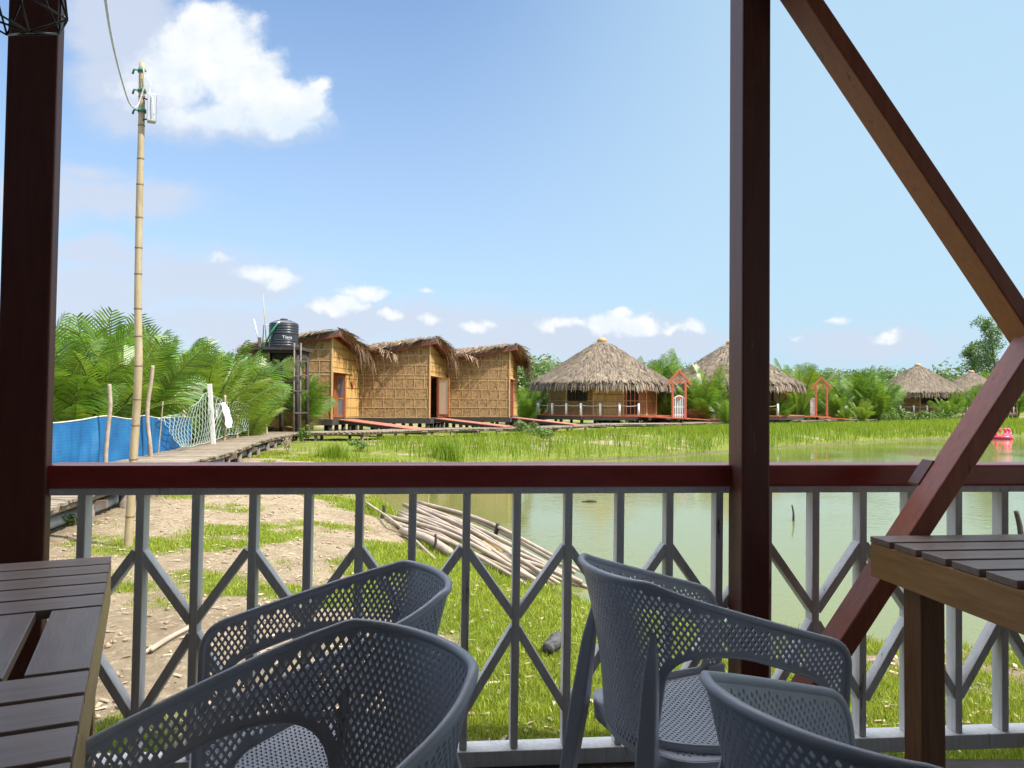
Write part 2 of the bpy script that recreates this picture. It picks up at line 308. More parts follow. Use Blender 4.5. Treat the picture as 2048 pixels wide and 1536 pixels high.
class MB:
    def __init__(s): s.v = []; s.f = []; s.uv = {}
    def add(s, vs, fs, uvs=None):
        b = len(s.v); s.v += [Vector(v) for v in vs]
        for i, f in enumerate(fs):
            s.f.append(tuple(b + k for k in f))
            if uvs: s.uv[len(s.f) - 1] = uvs[i]
        return s
    def hexa(s, a, b):          # two quads of 4 corners -> closed hexahedron
        return s.add(list(a) + list(b), [(3, 2, 1, 0), (4, 5, 6, 7), (0, 1, 5, 4), (1, 2, 6, 5), (2, 3, 7, 6), (3, 0, 4, 7)])
    def box(s, c, size, rz=0.0, mtx=None):
        x, y, z = (k / 2 for k in size)
        vs = [Vector(p) for p in ((-x, -y, -z), (x, -y, -z), (x, y, -z), (-x, y, -z), (-x, -y, z), (x, -y, z), (x, y, z), (-x, y, z))]
        Mx = mtx or Matrix.Rotation(rz, 3, 'Z')
        vs = [Mx @ v + Vector(c) for v in vs]
        return s.hexa(vs[:4], vs[4:])
    def beam(s, p0, p1, w, h, side=(1, 0, 0), w1=None, h1=None):   # w along side, h along the third axis
        p0, p1 = Vector(p0), Vector(p1); d = (p1 - p0).normalized(); u = Vector(side); u = (u - d * u.dot(d)).normalized(); t = d.cross(u)
        q = lambda p, a, b: [p - u * a / 2 - t * b / 2, p + u * a / 2 - t * b / 2, p + u * a / 2 + t * b / 2, p - u * a / 2 + t * b / 2]
        return s.hexa(q(p0, w, h), q(p1, w1 or w, h1 or h))
    def tube(s, pts, rad, n=8, cap=True):
        pts = [Vector(p) for p in pts]; rs = rad if isinstance(rad, (list, tuple)) else [rad] * len(pts)
        b = len(s.v); prev = None
        for i, p in enumerate(pts):
            d = (pts[min(i + 1, len(pts) - 1)] - pts[max(i - 1, 0)]).normalized()
            if prev is None: u = d.orthogonal().normalized()
            else: u = (prev - d * prev.dot(d)).normalized()
            prev = u; t = d.cross(u)
            for k in range(n):
                a = 2 * PI * k / n; s.v.append(p + (u * math.cos(a) + t * math.sin(a)) * rs[i])
        for i in range(len(pts) - 1):
            for k in range(n):
                s.f.append((b + i * n + k, b + i * n + (k + 1) % n, b + (i + 1) * n + (k + 1) % n, b + (i + 1) * n + k))
        if cap:
            s.f.append(tuple(b + k for k in range(n))[::-1]); e = b + (len(pts) - 1) * n; s.f.append(tuple(e + k for k in range(n)))
        return s
    def lathe(s, c, prof, n=32, cap=True):
        b = len(s.v); c = Vector(c)
        for (r, z) in prof:
            for k in range(n):
                a = 2 * PI * k / n; s.v.append(c + Vector((r * math.cos(a), r * math.sin(a), z)))
        for i in range(len(prof) - 1):
            for k in range(n): s.f.append((b + i * n + k, b + i * n + (k + 1) % n, b + (i + 1) * n + (k + 1) % n, b + (i + 1) * n + k))
        if cap:
            s.f.append(tuple(b + k for k in range(n))[::-1]); e = b + (len(prof) - 1) * n; s.f.append(tuple(e + k for k in range(n)))
        return s
    def wall(s, p0, p1, z0, z1a, z1b, th=0.06, zb=None):   # upright slab from p0 to p1 with uv in metres on its faces
        p0, p1 = Vector((p0[0], p0[1], 0)), Vector((p1[0], p1[1], 0)); d = p1 - p0; ln = d.length; d.normalize(); nrm = Vector((-d.y, d.x, 0)) * th
        zb = z0 if zb is None else zb
        vs = []
        for off in (Vector((0, 0, 0)), nrm):
            vs += [p0 + off + Vector((0, 0, z0)), p1 + off + Vector((0, 0, zb)), p1 + off + Vector((0, 0, z1b)), p0 + off + Vector((0, 0, z1a))]
        q = [(0, z0), (ln, zb), (ln, z1b), (0, z1a)]
        fs = [(0, 1, 2, 3), (7, 6, 5, 4), (1, 5, 6, 2), (4, 0, 3, 7), (3, 2, 6, 7), (4, 5, 1, 0)]
        e = [(0, 0), (.06, 0), (.06, 2), (0, 2)]
        return s.add(vs, fs, [q, q[::-1], e, e, e, e])
    def build(s, name, m, parent=None, smooth=False, local=False, bevel=0.0, autosmooth=None):
        off = Vector(parent.location) if (parent is not None and not local) else Vector()
        if parent is not None and not local and parent.parent is not None: off = off + Vector(parent.parent.location)
        me = bpy.data.meshes.new(name); me.from_pydata([v - off for v in s.v], [], s.f)
        if s.uv:
            ul = me.uv_layers.new(name='UVMap')
            for pi, q in s.uv.items():
                for li, uvv in zip(me.polygons[pi].loop_indices, q): ul.data[li].uv = uvv
        if smooth:
            me.polygons.foreach_set('use_smooth', [True] * len(me.polygons))
            if autosmooth: 
                try: me.set_sharp_from_angle(angle=R(autosmooth))
                except Exception: pass
        me.materials.append(m); me.update()
        o = link(bpy.data.objects.new(name, me), parent)
        if bevel:
            b = o.modifiers.new('bevel', 'BEVEL'); b.width = bevel; b.segments = 2; b.limit_method = 'ANGLE'
        return o
def copy_tree(o, parent=None):
    c = o.copy(); C.objects.link(c)
    if parent is not None: c.parent = parent
    for ch in list(o.children): copy_tree(ch, c)
    return c
def vnoise(x, y, seed=0):      # smooth value noise, numpy
    x = np.asarray(x, float); y = np.asarray(y, float)
    xi = np.floor(x).astype(np.int64); yi = np.floor(y).astype(np.int64); fx = x - xi; fy = y - yi
    fx = fx * fx * (3 - 2 * fx); fy = fy * fy * (3 - 2 * fy)
    def h(a, b):
        n = (a * 374761393 + b * 668265263 + seed * 974634721) & 0x7fffffff
        n = ((n ^ (n >> 13)) * 1274126177) & 0x7fffffff
        return ((n ^ (n >> 16)) & 0xffff) / 65535.0
    return (h(xi, yi) * (1 - fx) + h(xi + 1, yi) * fx) * (1 - fy) + (h(xi, yi + 1) * (1 - fx) + h(xi + 1, yi + 1) * fx) * fy
def fbm(x, y, seed=0, oct=4):
    s = 0; a = 0.5; t = 0
    for i in range(oct):
        s = s + a * vnoise(np.asarray(x) * 2 ** i, np.asarray(y) * 2 ** i, seed + i); t += a; a *= 0.55
    return s / t
def blades(P, Hh, Wd, lean=0.35, seed=1, m=None, name='grass', parent=None):
    """one object of many bent blades: P base points (n,3), heights, widths"""
    r = np.random.default_rng(seed); n = len(P)
    az = r.uniform(0, 2 * PI, n); la = r.uniform(0, 2 * PI, n); l = r.uniform(0.05, lean, n) * Hh
    sx, sy = np.cos(az) * Wd / 2, np.sin(az) * Wd / 2; lx, ly = np.cos(la) * l, np.sin(la) * l
    V = np.zeros((n, 5, 3))
    V[:, 0] = P - np.stack([sx, sy, 0 * sx], 1); V[:, 1] = P + np.stack([sx, sy, 0 * sx], 1)
    mid = P + np.stack([lx * .35, ly * .35, Hh * .55], 1)
    V[:, 2] = mid - np.stack([sx, sy, 0 * sx], 1) * .75; V[:, 3] = mid + np.stack([sx, sy, 0 * sx], 1) * .75
    V[:, 4] = P + np.stack([lx, ly, Hh * (1 - .25 * l / np.maximum(Hh, 1e-6))], 1)
    b = (np.arange(n) * 5)[:, None]
    Fc = np.concatenate([b + np.array([[0, 1, 3]]), b + np.array([[0, 3, 2]]), b + np.array([[2, 3, 4]])], 0)
    return np_obj(name, V.reshape(-1, 3), Fc, m, parent)

# ------------------------------------------------------------------ ground and pond
WZ = -0.85
POND = np.array([(-3.5, 18.5), (-2.6, 15.3), (-1.4, 11.9), (-.14, 9.2), (.84, 7.75), (2.2, 6.75), (3.5, 6.45), (6, 6.35), (10, 6.2), (16, 6), (30, 5), (70, 8), (70, 62), (45, 61), (36, 54), (26.6, 48.4), (17.4, 41.2), (8.8, 33.2), (5.5, 29.6), (1.3, 27.0), (-1.5, 25), (-3.3, 23.0), (-3.9, 20.5)])
def pond_sd(x, y):
    x = np.asarray(x, float); y = np.asarray(y, float); d = np.full(x.shape, 1e9); ins = np.zeros(x.shape, bool); n = len(POND)
    for i in range(n):
        a, b = POND[i], POND[(i + 1) % n]; e = b - a; px, py = x - a[0], y - a[1]
        t = np.clip((px * e[0] + py * e[1]) / (e @ e), 0, 1); d = np.minimum(d, np.hypot(px - t * e[0], py - t * e[1]))
        c = (a[1] > y) != (b[1] > y); xx = a[0] + (y - a[1]) * e[0] / (e[1] if abs(e[1]) > 1e-9 else 1e-9); ins ^= c & (x < xx)
    return np.where(ins, -d, d)
def ground_z(x, y):
    s = pond_sd(x, y) + (fbm(np.asarray(x) * .9, np.asarray(y) * .9, 5) - .5) * 0.7 * (np.asarray(y) < 80)
    up = WZ + 0.03 + 0.47 * (1 - np.exp(-np.maximum(s, 0) / 2.0)); dn = WZ + 0.03 - 0.6 * (1 - np.exp(np.minimum(s, 0) / 1.2))
    z = np.where(s > 0, up, dn)
    near = np.asarray(y) < 40
    return z + near * ((fbm(np.asarray(x) * 1.1, np.asarray(y) * 1.1, 11) - .5) * 0.09 + (fbm(np.asarray(x) * 4, np.asarray(y) * 4, 12) - .5) * 0.035)
def gz(x, y): return float(ground_z(np.array([x]), np.array([y]))[0])
def cover(x, y):
    """how grassy the ground is, 0 bare earth .. 1 lawn"""
    s = pond_sd(x, y); n = fbm(x * .9, y * .9, 21, 5); n2 = fbm(x * .35 + 7, y * .35, 33, 3)
    dirt = np.exp(-(((x + 2.9) / 1.9) ** 2 + ((y - 10.5) / 4.2) ** 2))
    dirt2 = np.exp(-(((x + 1.6) / 1.2) ** 2 + ((y - 6.0) / 1.6) ** 2)) * .5
    b = 0.30 + 0.55 * np.exp(-np.maximum(s, 0) / 1.3) + 0.22 * (x > -0.3) * (y < 9) - 0.46 * dirt - dirt2 + 0.25 * (y > 20)
    b = b - 0.35 * (x < -4.2) * (y > 12) * (y < 22)
    return np.clip((b + (n - .5) * 3.0 + (n2 - .5) * .7) * 1.6, 0, 1)
def build_ground():
    xs = np.unique(np.concatenate([np.linspace(-900, -40, 30), np.linspace(-40, -10, 50), np.linspace(-10, 12, 230), np.linspace(12, 75, 110), np.linspace(75, 900, 30)]))
    ys = np.unique(np.concatenate([np.linspace(-300, 1.5, 30), np.linspace(1.5, 16, 180), np.linspace(16, 70, 150), np.linspace(70, 1600, 40)]))
    X, Y = np.meshgrid(xs, ys); Z = ground_z(X, Y); cv = cover(X, Y)
    V = np.stack([X, Y, Z], -1).reshape(-1, 3); nx, ny = len(xs), len(ys)
    i = np.arange(ny - 1)[:, None] * nx + np.arange(nx - 1)[None]; i = i.ravel()
    Fc = np.stack([i, i + 1, i + nx + 1, i + nx], 1)
    m = bpy.data.materials.new('earth_and_grass'); m.use_nodes = True; nt = m.node_tree; N = nt.nodes; L = nt.links; p = N['Principled BSDF']; p.inputs['Roughness'].default_value = 0.9
    p.inputs['Specular IOR Level'].default_value = 0.2
    at = N.new('ShaderNodeAttribute'); at.attribute_name = 'grassiness'
    tc = N.new('ShaderNodeTexCoord')
    def nz(s, d=8, r=.65):
        n = N.new('ShaderNodeTexNoise'); n.inputs['Scale'].default_value = s; n.inputs['Detail'].default_value = d; n.inputs['Roughness'].default_value = r; L.new(tc.outputs['Object'], n.inputs['Vector']); return n
    def mix(f, a, b):
        x = N.new('ShaderNodeMix'); x.data_type = 'RGBA'; L.new(f, x.inputs['Factor'])
        for k, v in ((6, a), (7, b)):
            if isinstance(v, tuple): x.inputs[k].default_value = (*v, 1)
            else: L.new(v, x.inputs[k])
        return x.outputs[2]
    def rng(v, a, b):
        x = N.new('ShaderNodeMapRange'); x.interpolation_type = 'SMOOTHSTEP'; L.new(v, x.inputs['Value']); x.inputs['From Min'].default_value = a; x.inputs['From Max'].default_value = b; return x.outputs[0]
    e1 = mix(rng(nz(2.2).outputs[0], .35, .65), (0.245, 0.182, 0.112), (0.345, 0.272, 0.175))
    e2 = mix(rng(nz(14, 6, .75).outputs[0], .5, .68), e1, (0.49, 0.40, 0.275))
    e3 = mix(rng(nz(24, 6, .75).outputs[0], .58, .72), e2, (0.15, 0.105, 0.07))
    g1 = mix(rng(nz(5, 6).outputs[0], .35, .65), (0.115, 0.150, 0.016), (0.175, 0.195, 0.030))
    geo = N.new('ShaderNodeSeparateXYZ'); L.new(tc.outputs['Object'], geo.inputs[0])
    wet = N.new('ShaderNodeMapRange'); L.new(geo.outputs[2], wet.inputs['Value']); wet.inputs['From Min'].default_value = WZ + .10; wet.inputs['From Max'].default_value = WZ - .01
    c = mix(rng(at.outputs['Fac'], .25, .75), e3, g1)
    c = mix(wet.outputs[0], c, (0.10, 0.080, 0.045))
    L.new(c, p.inputs['Base Color'])
    bp = N.new('ShaderNodeBump'); bp.inputs['Distance'].default_value = 0.08; bp.inputs['Strength'].default_value = 1.0; L.new(nz(9, 10, .75).outputs[0], bp.inputs['Height']); L.new(bp.outputs[0], p.inputs['Normal'])
    me = np_mesh('ground', V, Fc, m, True)
    a = me.attributes.new('grassiness', 'FLOAT', 'POINT'); a.data.foreach_set('value', cv.ravel().astype(np.float32))
    o = link(bpy.data.objects.new('ground', me)); tag(o, 'flat muddy ground with patchy grass around the pond', 'ground', kind='structure')
build_ground()
def build_water():
    m = bpy.data.materials.new('murky_pond_water'); m.use_nodes = True; nt = m.node_tree; N = nt.nodes; L = nt.links; p = N['Principled BSDF']
    p.inputs['Base Color'].default_value = (0.130, 0.142, 0.046, 1); p.inputs['Roughness'].default_value = 0.03; p.inputs['IOR'].default_value = 1.33
    tc = N.new('ShaderNodeTexCoord'); mp = N.new('ShaderNodeMapping'); mp.inputs['Scale'].default_value = (0.35, 1.0, 1); L.new(tc.outputs['Object'], mp.inputs['Vector'])
    n = N.new('ShaderNodeTexNoise'); n.inputs['Scale'].default_value = 9; n.inputs['Detail'].default_value = 3; L.new(mp.outputs[0], n.inputs['Vector'])
    n2 = N.new('ShaderNodeTexNoise'); n2.inputs['Scale'].default_value = 0.16; n2.inputs['Detail'].default_value = 2; L.new(tc.outputs['Object'], n2.inputs['Vector'])
    r = N.new('ShaderNodeMapRange'); L.new(n2.outputs[0], r.inputs['Value']); r.inputs['From Min'].default_value = .45; r.inputs['From Max'].default_value = .62; r.inputs['To Min'].default_value = .25; r.inputs['To Max'].default_value = 1.0
    mu = N.new('ShaderNodeMath'); mu.operation = 'MULTIPLY'; L.new(n.outputs[0], mu.inputs[0]); L.new(r.outputs[0], mu.inputs[1])
    bp = N.new('ShaderNodeBump'); bp.inputs['Distance'].default_value = 0.008; L.new(mu.outputs[0], bp.inputs['Height']); L.new(bp.outputs[0], p.inputs['Normal'])
    o = np_obj('water', [(-8, 3, WZ), (75, 3, WZ), (75, 66, WZ), (-8, 66, WZ)], [(0, 1, 2, 3)], m)
    tag(o, 'still olive green pond water mirroring huts and sky', 'water', kind='structure')
build_water()

# ------------------------------------------------------------------ veranda: floor, roof, walls behind the viewer
def build_veranda():
    f = MB()
    y = -7.0; k = 0
    while y < 2.62:
        f.box((1.0, y + 0.07, -0.02 - 0.002 * (k % 3)), (16, 0.137, 0.04)); y += 0.14; k += 1
    tag(f.build('floor', M['floor']), 'dark worn plank floor of the veranda', 'floor', kind='structure')
    e = MB(); e.box((1.0, 2.58, -0.14), (16, .10, .20)); tag(e.build('floor_edge_beam', M['post']), kind='structure')
    w = MB(); w.box((1, -7.1, 2.2), (16, .1, 4.4)); tag(w.build('back_wall', M['inside']), kind='structure')
    w = MB(); w.box((-6.6, -2.6, 1.7), (.1, 8.8, 3.4)); tag(w.build('side_wall', M['inside']), kind='structure')
    r = MB(); r.add([(-7.5, 2.66, 3.40), (9.0, 2.66, 3.40), (9.0, -7.6, 4.9), (-7.5, -7.6, 4.9)], [(0, 1, 2, 3)])
    r.add([(-7.5, 2.66, 3.48), (9.0, 2.66, 3.48), (9.0, -7.6, 4.98), (-7.5, -7.6, 4.98)], [(3, 2, 1, 0)])
    tag(r.build('veranda_roof', M['inside']), kind='structure')
build_veranda()

TH = R(5.28); RS = 0.1745; RX0, RY0 = 0.02, 2.57      # railing line
def rp(i, dy=0.0, z=0.0):       # point of the railing front plane at baluster index i
    u = Vector((math.cos(TH), math.sin(TH), 0)); n = Vector((-math.sin(TH), math.cos(TH), 0))
    return Vector((RX0, RY0, z)) + u * (RS * i) + n * dy
RU = Vector((math.cos(TH), math.sin(TH), 0))
def build_railing():
    r = root('railing', 'veranda railing with dark red handrail over white balusters and diamond bracing', 'railing', rp(0))
    a, b = -8.62, 14.0
    m = MB(); m.beam(rp(a, .045, .958), rp(b, .045, .958), .075, .115, side=(0, 0, 1)); m.build('handrail', M['rail'], r, bevel=.008)
    m = MB(); m.beam(rp(a, .045, .909), rp(b, .045, .909), .0225, .085, side=(0, 0, 1)); m.build('sub_rail', M['paint'], r, bevel=.002)
    m = MB(); m.beam(rp(a, .045, .026), rp(b, .045, .026), .052, .085, side=(0, 0, 1)); m.build('bottom_rail', M['paint'], r, bevel=.003)
    for k in range(1, 24):
        i = k - 9
        jit = [0.0, .0, .03, .02, .05, .05, .0, .0, .03, 0.0, 0.0, 0.02, 0, 0, 0, -.02, -.03, -.02][k % 18]
        if k == 14: pass
        m = MB(); m.beam(rp(i + jit - .02, .045, .053), rp(i + jit + .02, .045, .897), .0255, .052, side=RU); m.build('baluster', M['paint'], r, bevel=.002)
    zt, zm, zb = .715, .465, .175
    def brace(k0, z0, k1, z1):
        p0, p1 = rp(k0 - 9 + (.03 if k1 > k0 else -.03), .0455, z0), rp(k1 - 9 - (.03 if k1 > k0 else -.03), .0455, z1)
        m = MB(); m.beam(p0, p1, .047, .027, side=(-math.sin(TH), math.cos(TH), 0)); m.build('brace', M['paint'], r, bevel=.002)
    for k in range(2, 22, 2):
        for d in (-1, 1):
            brace(k, zt, k + d, zm + .02); brace(k, zb, k + d, zm - .02)
build_railing()

def build_posts():
    def post(name, label, f0, f1, Y, w, d):
        b = W(f1[0], f1[1], Y); t = W(f0[0], f0[1], Y); dr = t - b; p0 = b + dr * ((0.0 - b.z) / dr.z); p1 = b + dr * ((3.41 - b.z) / dr.z)
        off = Vector((0, d / 2, 0))
        m = MB(); m.beam(p0 + off, p1 + off, w, d, side=RU); o = m.build(name, M['post'], bevel=.006); tag(o, label, 'post', 'veranda posts'); return o
    post('veranda_post', 'broad dark red wooden post behind the left slatted table', (66, 0), (33, 1110), 2.40, .152, .045)
    post('veranda_post', 'square dark red wooden post behind the grey chair, crossed by the handrail', (1511, 0), (1508, 1200), 2.54, .097, .12)
    def brace(name, label, a, b, Y, w, d, mt):
        p0, p1 = W(*a, Y), W(*b, Y); off = Vector((0, d / 2, 0))
        m = MB(); m.beam(p0 + off, p1 + off, w, d, side=(p1 - p0).cross(Vector((0, 1, 0)))); o = m.build(name, mt, bevel=.005); tag(o, label, 'timber brace', 'diagonal veranda braces')
    brace('timber_brace', 'long red brown diagonal timber sloping down from beside the square post top', (1577, -80), (2118, 727), 2.44, .050, .125, M['brace'])
    brace('timber_brace', 'red brown diagonal timber rising from the floor past the slatted table corner', (1545, 1524), (2128, 627), 2.40, .058, .125, M['brace'])
    c = W(1858, 945, 2.50)
    m = MB(); m.beam(c + Vector((-.022, .05, -.045)), c + Vector((.030, .05, .035)), .016, .07, side=(.8, 0, -.6)); o = m.build('wood_cleat', M['post'], bevel=.003)
    tag(o, 'small dark wedge of wood between handrail and diagonal timber', 'wood cleat')
    m = MB(); p = W(2185, 700, 2.62); m.beam((p.x, p.y + .1, 0), (p.x, p.y + .1, 3.40), .1, .12, side=RU); tag(m.build('veranda_post', M['post'], bevel=.005), 'dark red wooden post where the two diagonal timbers meet', 'post', 'veranda posts')
    # eave beam over the posts
    m = MB(); m.beam((-7.4, 1.95, 2.87), (9.4, 3.4, 2.97), .10, .14, side=(0, 1, 0)); 
build_posts()

def build_lamp():
    ap = W(58, 64, 1.55); r = root('pendant_lamp', 'black wire cage pendant lamp hanging beside the broad post', 'pendant lamp', (ap.x, ap.y, ap.z))
    r1, r2 = .105, .085; m = MB()
    c = Vector((ap.x - .035, ap.y, ap.z))
    lo = [c + Vector((r1 * math.cos(a), r1 * math.sin(a), .033 + .01 * (i % 2))) for i, a in enumerate([R(x) for x in (8, 68, 128, 188, 248, 308)])]
    hi = [c + Vector((r2 * math.cos(a), r2 * math.sin(a), .17)) for a in [R(x) for x in (38, 98, 158, 218, 278, 338)]]
    top = c + Vector((0, 0, .23))
    def w(a, b): m.tube([a, b], .0022, 6)
    for i in range(6):
        w(ap, lo[i]); w(lo[i], lo[(i + 1) % 6]); w(lo[i], hi[i]); w(lo[(i + 1) % 6], hi[i]); w(hi[i], hi[(i + 1) % 6]); w(hi[i], top)
    m.build('wire_cage', M['black_wire'], r, True)
    k = MB(); k.tube([top + Vector((0, 0, -.07)), top + Vector((0, 0, .02))], .018, 12); k.build('lamp_holder', M['black_wire'], r, True)
    k = MB(); k.tube([top, top + Vector((0, 0, 1.0))], .003, 6); k.build('cord', M['black_wire'], r, True)
build_lamp()

# ------------------------------------------------------------------ tables
def build_tables():
    def table(name, label, corner, ax, ay, z, pitch, gap, nslat, centre, side_m, L_, pale):
        # corner: far corner; ax: unit along the slats, ay: unit from the far edge towards the viewer
        r = root(name, label, 'table', (corner.x, corner.y, 0)); ang = math.atan2(ax.y, ax.x); Rz = Matrix.Rotation(ang, 3, 'Z')
        th = .019; wd = pitch - gap; t = 0.0
        sgn = 1
        def place(o, c):      # slats keep their own origin so that the grain runs along them
            o.location = Vector(c) - r.location; o.rotation_euler = (0, 0, ang)
        def slat(t0, w, s0, s1):
            m = MB(); m.box((0, 0, 0), (s1 - s0, w, th)); o = m.build('slat', M['tabletop'], r, local=True, bevel=.002)
            place(o, corner + ay * (t0 + w / 2) + ax * ((s0 + s1) / 2) + Vector((0, 0, z - th / 2 - corner.z)))
        n = 0; depth = 0
        for k in range(nslat):
            if centre and k == centre[0]:
                s = 0.0; bl = centre[1]
                while s < L_ - .05:
                    m = MB(); m.box((0, 0, 0), (bl, .088, th)); o = m.build('board', M['tabletop'], r, local=True, bevel=.002)
                    c = corner + ay * (t + bl / 2) + ax * (s + .044) + Vector((0, 0, z - th / 2 - corner.z)); o.location = c - r.location; o.rotation_euler = (0, 0, ang + PI / 2)
                    s += .115
                t += bl + gap
            slat(t, wd, 0, L_); t += pitch
        depth = t - gap
        hb = .10
        for s in (.012, L_ - .03):
            m = MB(); m.box((0, 0, 0), (.024, depth - .004, hb)); o = m.build('apron', side_m, r, local=True, bevel=.002)
            place(o, corner + ay * (depth / 2) + ax * (s + .0) + Vector((0, 0, z - th - hb / 2 - .001 - corner.z)))
        for tt in (.10, depth - .10):
            m = MB(); m.box((0, 0, 0), (L_ - .08, .024, hb)); o = m.build('rail', side_m, r, local=True, bevel=.002)
            place(o, corner + ay * tt + ax * (L_ / 2) + Vector((0, 0, z - th - hb / 2 - .001 - corner.z)))
        lh = z - th - hb + .05
        for s in (.062, L_ - .08):
            for tt in (.165, depth - .165):
                m = MB(); m.box((0, 0, 0), (.072, .082, lh)); o = m.build('leg', pale, r, local=True, bevel=.004)
                place(o, corner + ay * tt + ax * s + Vector((0, 0, lh / 2 - corner.z)))
    z = .80; c = G(1740, 1072, z); ay = Vector((.11, -1, 0)).normalized(); ax = Vector((1, .11, 0)).normalized()
    table('slatted_table', 'brown slatted wooden table in front of the red diagonal timber', c, ax, ay, z, .123, .022, 8, None, M['tableside'], 1.4, M['tableleg'])
    z = .78; c = G(223, 1112, z); ay = Vector((.432, -.9, 0)).normalized(); ax = Vector((-.9, -.432, 0)).normalized()
    table('slatted_table', 'brown slatted wooden table with crosswise centre boards by the broad post', c, ax, ay, z, .112, .014, 10, (5, .40), M['tablepale'], 1.3, M['tablepale'])
build_tables()

# ------------------------------------------------------------------ perforated plastic armchairs
def catmull(pts, n):
    P = [Vector(p) for p in pts]; P = [P[0] * 2 - P[1]] + P + [P[-1] * 2 - P[-2]]; out = []
    for i in range(1, len(P) - 2):
        for k in range(n):
            t = k / n; a, b, c, d = P[i - 1], P[i], P[i + 1], P[i + 2]
            out.append(0.5 * ((2 * b) + (c - a) * t + (2 * a - 5 * b + 4 * c - d) * t * t + (3 * b - a - 3 * c + d) * t ** 3))
    out.append(P[-2]); return out
class Curve2:
    def __init__(s, pts, n=14):
        s.p = catmull([(a, b, 0) for a, b in pts], n); s.l = [0]
        for i in range(1, len(s.p)): s.l.append(s.l[-1] + (s.p[i] - s.p[i - 1]).length)
        s.L = s.l[-1]
    def at(s, t):       # t in 0..1
        x = max(0, min(1, t)) * s.L; i = int(np.searchsorted(s.l, x)); i = max(1, min(i, len(s.p) - 1))
        f = (x - s.l[i - 1]) / max(s.l[i] - s.l[i - 1], 1e-9); return s.p[i - 1].lerp(s.p[i], f)
def rounded(poly, rad, n=6):
    out = []; k = len(poly)
    for i in range(k):
        a, b, c = Vector(poly[i - 1]), Vector(poly[i]), Vector(poly[(i + 1) % k]); r = rad[i] if isinstance(rad, (list, tuple)) else rad
        if r <= 0: out.append(tuple(b)); continue
        u, v = (a - b), (c - b); r = min(r, u.length * .48, v.length * .48); p, q = b + u.normalized() * r, b + v.normalized() * r
        for j in range(n + 1):
            t = j / n; w = p * (1 - t) ** 2 + b * 2 * t * (1 - t) + q * t * t; out.append((w.x, w.y))
    return out
def densify(poly, step):
    out = []
    for i in range(len(poly)):
        a, b = Vector(poly[i]), Vector(poly[(i + 1) % len(poly)]); n = max(1, int((b - a).length / step))
        for j in range(n): p = a.lerp(b, j / n); out.append((p.x, p.y))
    return out
def inside(p, poly):
    x, y = p; r = False; n = len(poly); j = n - 1
    for i in range(n):
        xi, yi = poly[i]; xj, yj = poly[j]
        if (yi > y) != (yj > y) and x < (xj - xi) * (y - yi) / (yj - yi) + xi: r = not r
        j = i
    return r
def edge_dist(P, poly):
    A = np.array(poly); B = np.roll(A, -1, 0); E = B - A; p = np.array(P)
    t = np.clip(((p - A) * E).sum(1) / np.maximum((E * E).sum(1), 1e-12), 0, 1); return float(np.hypot(*(A + E * t[:, None] - p).T).min())
def perforated(outline, openings, du, dv, hu, hv, margin, extra=None):
    verts = []; edges = []; holes = []
    def loop(pl):
        ar = sum(pl[i - 1][0] * pl[i][1] - pl[i][0] * pl[i - 1][1] for i in range(len(pl)))
        if ar < 0: pl = pl[::-1]
        b = len(verts); verts.extend([Vector(p) for p in pl]); n = len(pl); edges.extend([(b + i, b + (i + 1) % n) for i in range(n)])
        if b: holes.append(list(range(b, b + n)))
    loop(outline)
    for o in openings: loop(o)
    xs = [p[0] for p in outline]; ys = [p[1] for p in outline]; row = 0; y = min(ys)
    polys = [outline] + list(openings); nh = 0
    while y < max(ys):
        x = min(xs) + (du / 2 if row % 2 else 0)
        while x < max(xs):
            p = (x, y)
            if inside(p, outline) and not any(inside(p, o) for o in openings) and min(edge_dist(p, q) for q in polys) > margin and (extra is None or extra(p)):
                k = .12
                loop([(x - hu, y), (x, y - hv), (x + hu, y), (x, y + hv)]); nh += 1
            x += du
        y += dv; row += 1
    r = geometry.delaunay_2d_cdt(verts, edges, holes, 0, 1e-6); out = []
    for f, o in zip(r[2], r[5]):
        if len(o): continue
        c = sum((Vector(r[0][i]) for i in f), Vector((0, 0))) / len(f)
        if inside((c.x, c.y), outline): out.append(tuple(f))
    return [tuple(v) for v in r[0]], out
